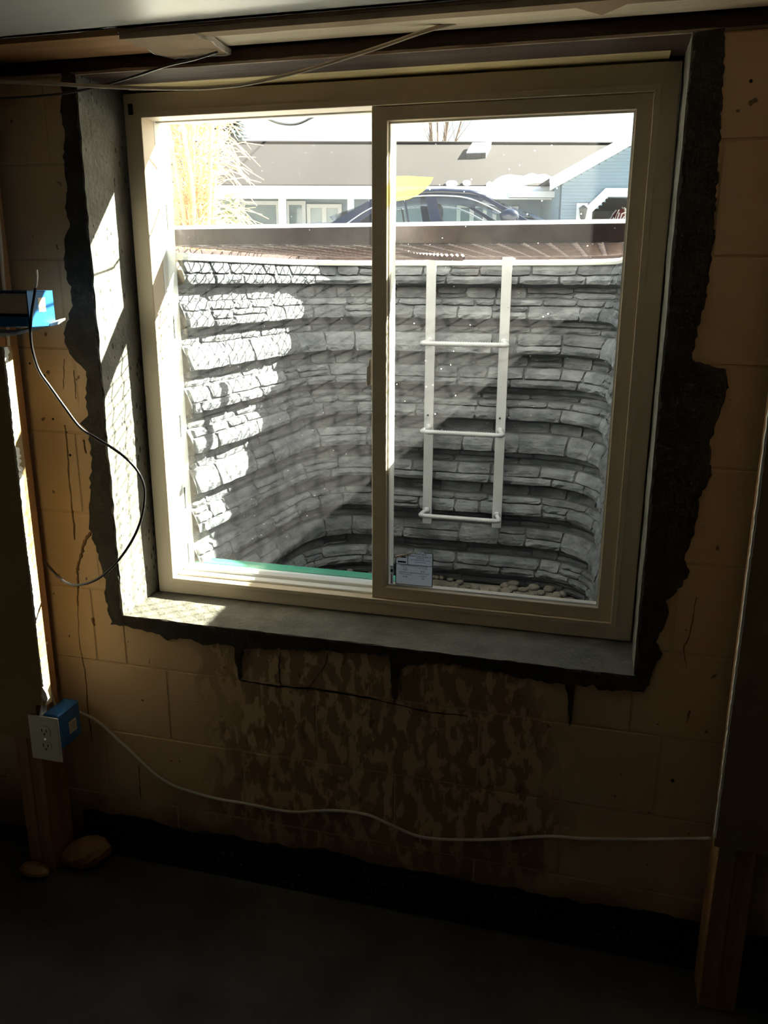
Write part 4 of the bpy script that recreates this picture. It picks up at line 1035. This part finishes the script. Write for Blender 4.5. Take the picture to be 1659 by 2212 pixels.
for k in range(70):
    zz = rt.uniform(.9, 1.8); a = rt.uniform(-.7, .7); c = Vector((xc_+.19*math.cos(a), DS+.19*math.sin(a), zz)); d = Vector((rt.uniform(.5, 1), rt.uniform(-.3, .3), rt.uniform(-1.1, .3))).normalized()*rt.uniform(.15, .30)
    bs.tube([c, c+d*.5+Vector((0, 0, .02)), c+d], [.0035, .003, .0015], 4)
o = b.build('foliage', M_TAN, sh, world=HM); o['kind'] = 'stuff'
bs.build('twigs', M_TAN, sh, world=HM)
# low olive bush by the porch post
lb = hp(500, 470, 14.6); ob = empty('porch_bush', HM @ Vector((lb.x, 14.6, GH)), 'low olive green bush beside the left porch post', 'shrub', rot=YAW)
b = MB()
for k in range(900):
    a = rt.uniform(0, 6.28); el = math.acos(rt.uniform(-.1, 1)); r = rt.uniform(.5, 1)**.5
    c = Vector((lb.x+.45*r*math.sin(el)*math.cos(a), 14.6+.45*r*math.sin(el)*math.sin(a), GH+.3+1.45*r*math.cos(el)))
    d = Vector((rt.uniform(-1, 1), rt.uniform(-1, 1), rt.uniform(-.4, 1))).normalized()*.11; s_ = d.cross(Vector((0, 0, 1))).normalized()*.03
    b.add([c-s_, c+s_, c+d], [(0, 1, 2)])
o = b.build('leaves', M_OLIVE, ob, world=HM); o['kind'] = 'stuff'
MB().tube([(lb.x, 14.6, GH-.05), (lb.x, 14.6, GH+.8)], [.04, .015], 6).build('stem', M_BARK, ob, world=HM)
# black cable looping down outside over the left pane
cable('hanging_cable', [(500,160,.286),(560,243,.42),(585,260,.42),(612,268,.42),(640,268,.42),(665,258,.42),(692,238,.42),(745,150,.286)], .0028, M_CABB, 'thin dark cable loop drooping outside at the top of the left pane')

# ================================================================== INSIDE: STUDS, DRYWALL, BOXES, CABLES
SF, SB = -.140, -.051
def stud(x0, x1, z1, label):
    b = MB().box(x0, x1, SF, SB, FZ, z1); return tag(b.build('stud', M_STUD, bevel=.002, seg=1), label, 'stud')
xs2 = aty(105, 1780, SF).x; xs2 = (xs2 + aty(45, 760, SB).x)/2
stud(xs2-.038, xs2, zb-.0005, 'orange pine stud left of the window, carrying the outlet box')
stud(xs2-.0775, xs2-.0395, zb-.0005, 'orange pine stud doubled at the left, behind the drywall edge')
xr0 = aty(1500, 2095, SB).x
stud(xr0, xr0+.038, zb-.0005, 'dark stud showing below the right drywall panel')
stud(xr0+.0385, xr0+.0765, zb-.0005, 'second dark stud tight against the right end stud')
# drywall sheets
DY0, DY1 = SF-.0270, SF-.0005
xd = .5*(aty(38, 1000, DY0).x+aty(94, 1490, DY0).x)
zdb = aty(30, 1590, DY0).z
lw = empty('drywall_panel', (xd-.35, DY0, zdb), 'tan drywall panel at the left with a sunlit cut edge beside the stud', 'drywall')
b = MB(); zsp = aty(30, 750, SF-.02).z
b.box(RX0+.01, xd-.001, DY0, DY1, zdb+.10, zsp); b.box(RX0+.01, xd-.11, DY0, DY1, zsp, zb-.001); b.box(RX0+.01, xd-.03, DY0, DY1, zdb, zdb+.10); b.build('sheet', M_DRY, lw)
rr = random.Random(12); b = MB(); vs_ = []; fs = []; N_ = 160
for i in range(N_+1):
    z = zdb+.06+(zsp-zdb-.06)*i/N_; o_ = rr.uniform(-.0012, .0012)+(.006*mnoise.noise(Vector((z*6, 0, 0))))*.4
    cutin = -.022*max(0, 1-(z-zdb-.06)/.07)
    vs_ += [(xd-.004+cutin, DY0-.0003, z), (xd+o_+cutin, DY0+.0004, z), (xd+o_*.6-.001+cutin, (DY0+DY1)/2, z), (xd-.003+o_+cutin, DY1, z), (xd-.004+cutin, DY1, z)]
for i in range(N_):
    for k in range(4): fs.append((i*5+k, i*5+k+1, i*5+6+k, i*5+5+k))
tag(MB().add(vs_, fs).build('cut_edge', M_GYP, lw), 'ragged white gypsum edge in the sun')
DL0 = DY0
zsc = aty(100, 1505, DY0).z
b = MB(); b.prism([(xd-.004, DY0-.001, zsc+.028), (xd+.010, DY0-.006, zsc+.014), (xd+.012, DY0-.004, zsc-.002), (xd+.004, DY0-.001, zsc-.016), (xd-.010, DY0-.0005, zsc-.004)], (.001, .006, 0)); tag(b.build('torn_flap', M_GYP, lw), 'torn paper flap at the lower end of the edge')
DY0 = SF-.0150
xd2 = .5*(aty(1640, 1150, DY0).x+aty(1530, 1820, DY0).x); zd2 = aty(1600, 1838, DY0).z
rw = empty('drywall_panel', (xd2+.6, DY0, zd2), 'tan drywall panel at the right with a thin white cut edge', 'drywall')
MB().box(xd2+.001, 2.85, DY0, DY1, zd2, zb-.001).build('sheet', M_DRY, rw)
vs_ = []; fs = []
for i in range(N_+1):
    z = zd2+.02+(zb-.001-zd2-.02)*i/N_; o_ = rr.uniform(-.0008, .0008)
    vs_ += [(xd2+.0035+o_, DY0-.0004, z), (xd2-.0008+o_, DY0+.0005, z), (xd2-.0006, (DY0+DY1)/2, z), (xd2+o_, DY1, z)]
for i in range(N_):
    for k in range(3): fs.append((i*4+k, i*4+k+1, i*4+5+k, i*4+4+k))
tag(MB().add(vs_, fs).build('cut_edge', M_GYP, rw), 'thin white gypsum edge')
tag(MB().box(xr0+.002, xr0+.036, SF-.004, SF-.0005, zd2-.045, zd2-.003).build('paper_shred', M_DRYBROWN, rw), 'shred of paper left below the panel')

DY0 = DL0
# outlet: blue box nailed to the stud, cover plate, two receptacle faces
p0 = aty(60, 1543, DY0-.004); p1 = aty(131, 1640, DY0-.004)
px0, px1, pz1, pz0 = p0.x, aty(129, 1590, DY0-.004).x, aty(95, 1548, DY0-.004).z, aty(100, 1641, DY0-.004).z
out = empty('wall_outlet', ((px0+px1)/2, DY0, pz0), 'almond duplex outlet plate on a blue box at the left stud', 'outlet')
pyy = DY0-.006
MB().box(px0, px1, pyy, pyy+.005, pz0, pz1).build('cover_plate', M_PLATEW, out, bevel=.0022, seg=2)
zc_ = (pz0+pz1)/2; xc2 = (px0+px1)/2+.002
for dz in (.021, -.021):
    pts = []
    for k in range(24):
        a = 2*math.pi*k/24; pts.append((xc2+.0165*max(-1, min(1, math.cos(a)*1.05)), pyy-.0018, zc_+dz+max(-.0135, min(.0135, .0175*math.sin(a)))))
    rc = MB().prism(pts, (0, .002, 0)).build('receptacle', M_PLATEW, out)
    for dx in (-.0065, .0065): MB().box(xc2+dx-.0012, xc2+dx+.0012, pyy-.0022, pyy-.0014, zc_+dz-.001, zc_+dz+(.008 if dx < 0 else .007)).build('slot', M_DARK, rc)
    MB().tube([(xc2, pyy-.0022, zc_+dz-.007), (xc2, pyy-.0012, zc_+dz-.007)], .0026, 10).build('ground_hole', M_DARK, rc)
MB().tube([(xc2, pyy-.0016, zc_), (xc2, pyy+.0005, zc_)], .003, 10).build('screw', M_CHROME, out)
bx0, bx1 = px1-.048, px1-.0035
box_ = MB().box(bx0, bx1, pyy+.0055, SF+.062, pz0+.028, pz1+.004).build('junction_box', M_BLUE, out, bevel=.004, seg=1)
MB().box(bx1, bx1+.0006, DY1+.012, DY1+.042, pz0+.055, pz0+.088).build('paper_tag', M_PLATEW, box_)
MB().box(bx1+.0006, bx1+.0009, DY1+.016, DY1+.038, pz0+.060, pz0+.083).build('print_block', M_CABT, box_)

# open blue box higher on the stud, seen from its torn drywall side
q0 = aty(12, 636, SF-.02); q1 = aty(62, 702, SF-.02)
zt1, zb1_ = aty(40, 628, SF-.02).z, aty(30, 706, SF-.02).z; bxr = aty(62, 660, SF-.02).x
bb = empty('electrical_box', (bxr-.03, SF, zb1_), 'open blue plastic box on the left stud with a wire beside it', 'electrical box')
xl_ = xs2+.001
b = MB(); y0b, y1b = SF-.022, SF+.066; t = .003
b.box(xl_, bxr, y1b-t, y1b, zb1_, zt1); b.box(bxr-t, bxr, y0b, y1b, zb1_, zt1); b.box(xl_, xl_+t, y0b, y1b, zb1_, zt1); b.box(xl_, bxr, y0b, y1b, zt1-t, zt1); b.box(xl_, bxr, y0b, y1b, zb1_, zb1_+t)
shell = b.build('box_shell', M_BLUE, bb, bevel=.0008, seg=1)
MB().box(xl_-.012, bxr-.004, y0b-.004, y0b+.001, zb1_, zb1_+.022).build('mounting_ear', M_BLUE, shell, bevel=.001, seg=1)
MB().box(bxr, bxr+.0006, SF+.012, SF+.036, zt1-.045, zt1-.015).build('paper_tag', M_CABT, shell)
b = MB(); b.box(xl_+.008, xl_+.024, y0b+.004, y0b+.008, zb1_+.028, zt1-.006); b.box(xl_+.028, bxr-.006, y0b+.004, y0b+.008, zb1_+.028, zt1-.006)
b.build('cardboard_insert', M_CABT, bb)
pts = smooth_path([(xl_-.004, y0b, zb1_-.014), (xl_+.03, y0b+.015, zb1_-.02), (xl_+.06, SF+.02, zb1_-.016), (bxr+.018, SF+.05, zb1_+.006)], 6)
vs_ = []; fs = []
for i, p in enumerate(pts): vs_ += [p+Vector((0, 0, -.003)), p+Vector((0, .001, .004)), p+Vector((-.004, .034, .010)), p+Vector((-.004, .034, .006))]
for i in range(len(pts)-1):
    for k in range(4): fs.append((i*4+k, i*4+4+k, i*4+4+(k+1) % 4, i*4+(k+1) % 4))
tag(MB().add(vs_, fs).build('torn_paper', M_GYP, bb), 'curled white paper strip under the box')

# loose black wire looping out from the stud, pale stripped tip
wp_ = [(78,612,-.17),(74,640,-.17),(68,680,-.175),(66,720,-.175),(70,755,-.17),(84,800,-.165),(110,838,-.16),(140,880,-.15),(172,922,-.14),(205,945,-.13),(240,966,-.12),(270,988,-.115),(296,1016,-.11),(311,1050,-.105),(311,1090,-.10),(302,1130,-.10),(285,1168,-.10),(260,1205,-.10),(232,1235,-.10),(200,1256,-.10),(165,1264,-.10),(142,1258,-.098),(124,1243,-.09),(108,1226,-.075),(96,1212,-.06)]
lw_ = empty('loose_wire', aty(165, 1264, -.10), 'loose black wire looping out from the left stud in front of the mortar band', 'wire')
MB().tube(smooth_path([aty(*p) for p in wp_], 7), .0031, 9).build('sheath', M_CABB, lw_, smooth=True)
tag(MB().tube(smooth_path([aty(*p) for p in ((78,583,-.168),(79,596,-.169),(78,612,-.17),(76,622,-.17))], 5), .0034, 9).build('stripped_tip', M_CABW, lw_, smooth=True), 'pale end of the wire')

# white cable stapled down the stud face into the outlet box, and the one crossing the wall
sc_ = [(-4,470,-.10),(2,540,-.10),(6,600,-.10),(14,680,-.10),(20,760,-.10),(30,860,-.10),(40,960,-.10),(50,1060,-.10),(62,1180,-.10),(74,1300,-.10),(86,1390,-.10),(98,1450,-.10),(110,1500,-.105),(120,1530,-.11)]
pts = []
for p in sc_:
    q = atx(p[0], p[1], xs2+.004); q.y = min(max(q.y, SF+.004), SB); pts.append(q)
tag(MB().tube(smooth_path(pts, 6), .0042, 8).build('stud_cable', M_CABW, smooth=True), 'white cable stapled down the side of the left stud to the outlet', 'cable')
for (px, py) in ((50, 1036), (93, 1392)):
    q = atx(px, py, xs2+.004); q.y = min(max(q.y, SF+.006), SB)
    tag(MB().box(xs2, xs2+.010, q.y-.012, q.y+.012, q.z-.003, q.z+.003).build('cable_staple', M_CABW, bevel=.001, seg=1), 'white plastic staple holding the stud cable, %s one' % ('upper' if py < 1200 else 'lower'), 'staple')
oc = [(133,1540,-.095),(150,1534,-.07),(170,1538,-.045),(200,1552,-.02),(225,1570,-.012),(260,1602,-.008),(300,1640,-.007),(335,1672,-.007),(370,1694,-.007),(400,1706,-.007),(440,1718,-.007),(480,1728,-.007),(520,1734,-.007),(560,1742,-.007),(600,1750,-.007),(640,1754,-.007),(680,1752,-.007),(720,1751,-.007),(760,1754,-.007),(800,1762,-.007),(840,1780,-.007),(880,1798,-.007),(910,1808,-.007),(950,1813,-.007),(1000,1814,-.007),(1050,1814,-.007),(1100,1812,-.007),(1150,1808,-.007),(1200,1807,-.007),(1250,1811,-.007),(1320,1813,-.007),(1400,1813,-.008),(1480,1812,-.02),(1535,1811,-.05)]
cable('outlet_cable', oc, .0040, M_CABW, 'white cable sagging along the block wall from the outlet to the right drywall panel', n=5)

# scraps of wood at the foot of the left studs
def chunk(name, c, r, sq, seed, mat, label, cat, rot=(0, 0, 0)):
    b = MB(); b.ball((0, 0, 0), r, 9, 7, sq); E_ = Euler(rot).to_matrix()
    for i, v in enumerate(b.v):
        v = v*(1+.28*mnoise.noise(v*16+Vector((seed, seed, 0)))); b.v[i] = E_ @ v
    zm = min(v.z for v in b.v); b.v = [v+Vector((c[0], c[1], c[2]-zm)) for v in b.v]
    return tag(b.build(name, mat), label, cat)
q = atz(165, 1868, FZ)
chunk('wood_scrap', (q.x+.036, q.y+.004, FZ+.001), .066, (1.05, .6, .60), 3, M_STUD, 'rough broken wood scrap on the floor beside the left stud', 'scrap', (0, -.45, .2))
q = atz(75, 1868, FZ)
chunk('rubble_piece', (q.x+.035, SF-.033, FZ+.001), .032, (1.3, .7, .6), 6, M_STUD, 'small brown chunk of broken wood against the left stud foot', 'scrap')

# black dimpled drainage mat along the foot of the wall, with a ragged dark strip above
mat_ = empty('drainage_mat', (.5, -.012, FZ), 'black dimpled plastic drainage mat along the foot of the block wall', 'mat')
zmt = -.655; b = MB(); b.hexa([(xs2+.01, -.040, FZ+.001), (2.6, -.040, FZ+.001), (2.6, -.030, FZ+.001), (xs2+.01, -.030, FZ+.001), (xs2+.01, -.012, zmt), (2.6, -.012, zmt), (2.6, -.003, zmt), (xs2+.01, -.003, zmt)])
b.build('sheet', M_MAT, mat_)
b = MB(); r_ = random.Random(6)
for i in range(74):
    for j in range(4):
        x = xs2+.035+i*.0225+(j % 2)*.011; z = FZ+.014+j*.0215; y = -.040+.028*(z-FZ)/(zmt-FZ)
        b.ball((x, y, z), .0078, 7, 5, (1, .9, 1))
o = b.build('dimple', M_MAT, mat_, smooth=True); o['kind'] = 'stuff'
pts = [(xs2+.0, -.0022, -.70)]; x = xs2
while x < 2.6:
    pts.append((x, -.0022, -.640+.022*mnoise.noise(Vector((x*5, 0, 7)))+.010*mnoise.noise(Vector((x*24, 0, 2))))); x += .012
pts.append((2.6, -.0022, -.70)); vs_ = []; fs = []
for p in pts[1:-1]: vs_ += [(p[0], -.0015, p[2]), (p[0], -.003, p[2]-.004), (p[0], -.003, -.70), (p[0], .01, -.70), (p[0], .01, p[2])]
for i in range(len(pts)-3):
    for k in range(5): fs.append((i*5+k, i*5+5+k, i*5+5+(k+1) % 5, i*5+(k+1) % 5))
tag(MB().add(vs_, fs).build('tar_strip', M_MAT, wall), 'ragged black tar line at the foot of the wall')

# lettering becomes mesh
bpy.context.view_layer.update(); dg = bpy.context.evaluated_depsgraph_get()
for o in [o for o in bpy.data.objects if o.type == 'FONT']:
    me = bpy.data.meshes.new_from_object(o.evaluated_get(dg)); n_ = bpy.data.objects.new('printed_text', me); COL.objects.link(n_)
    n_.parent = o.parent; n_.location = o.location; n_.rotation_euler = o.rotation_euler; bpy.data.objects.remove(o)
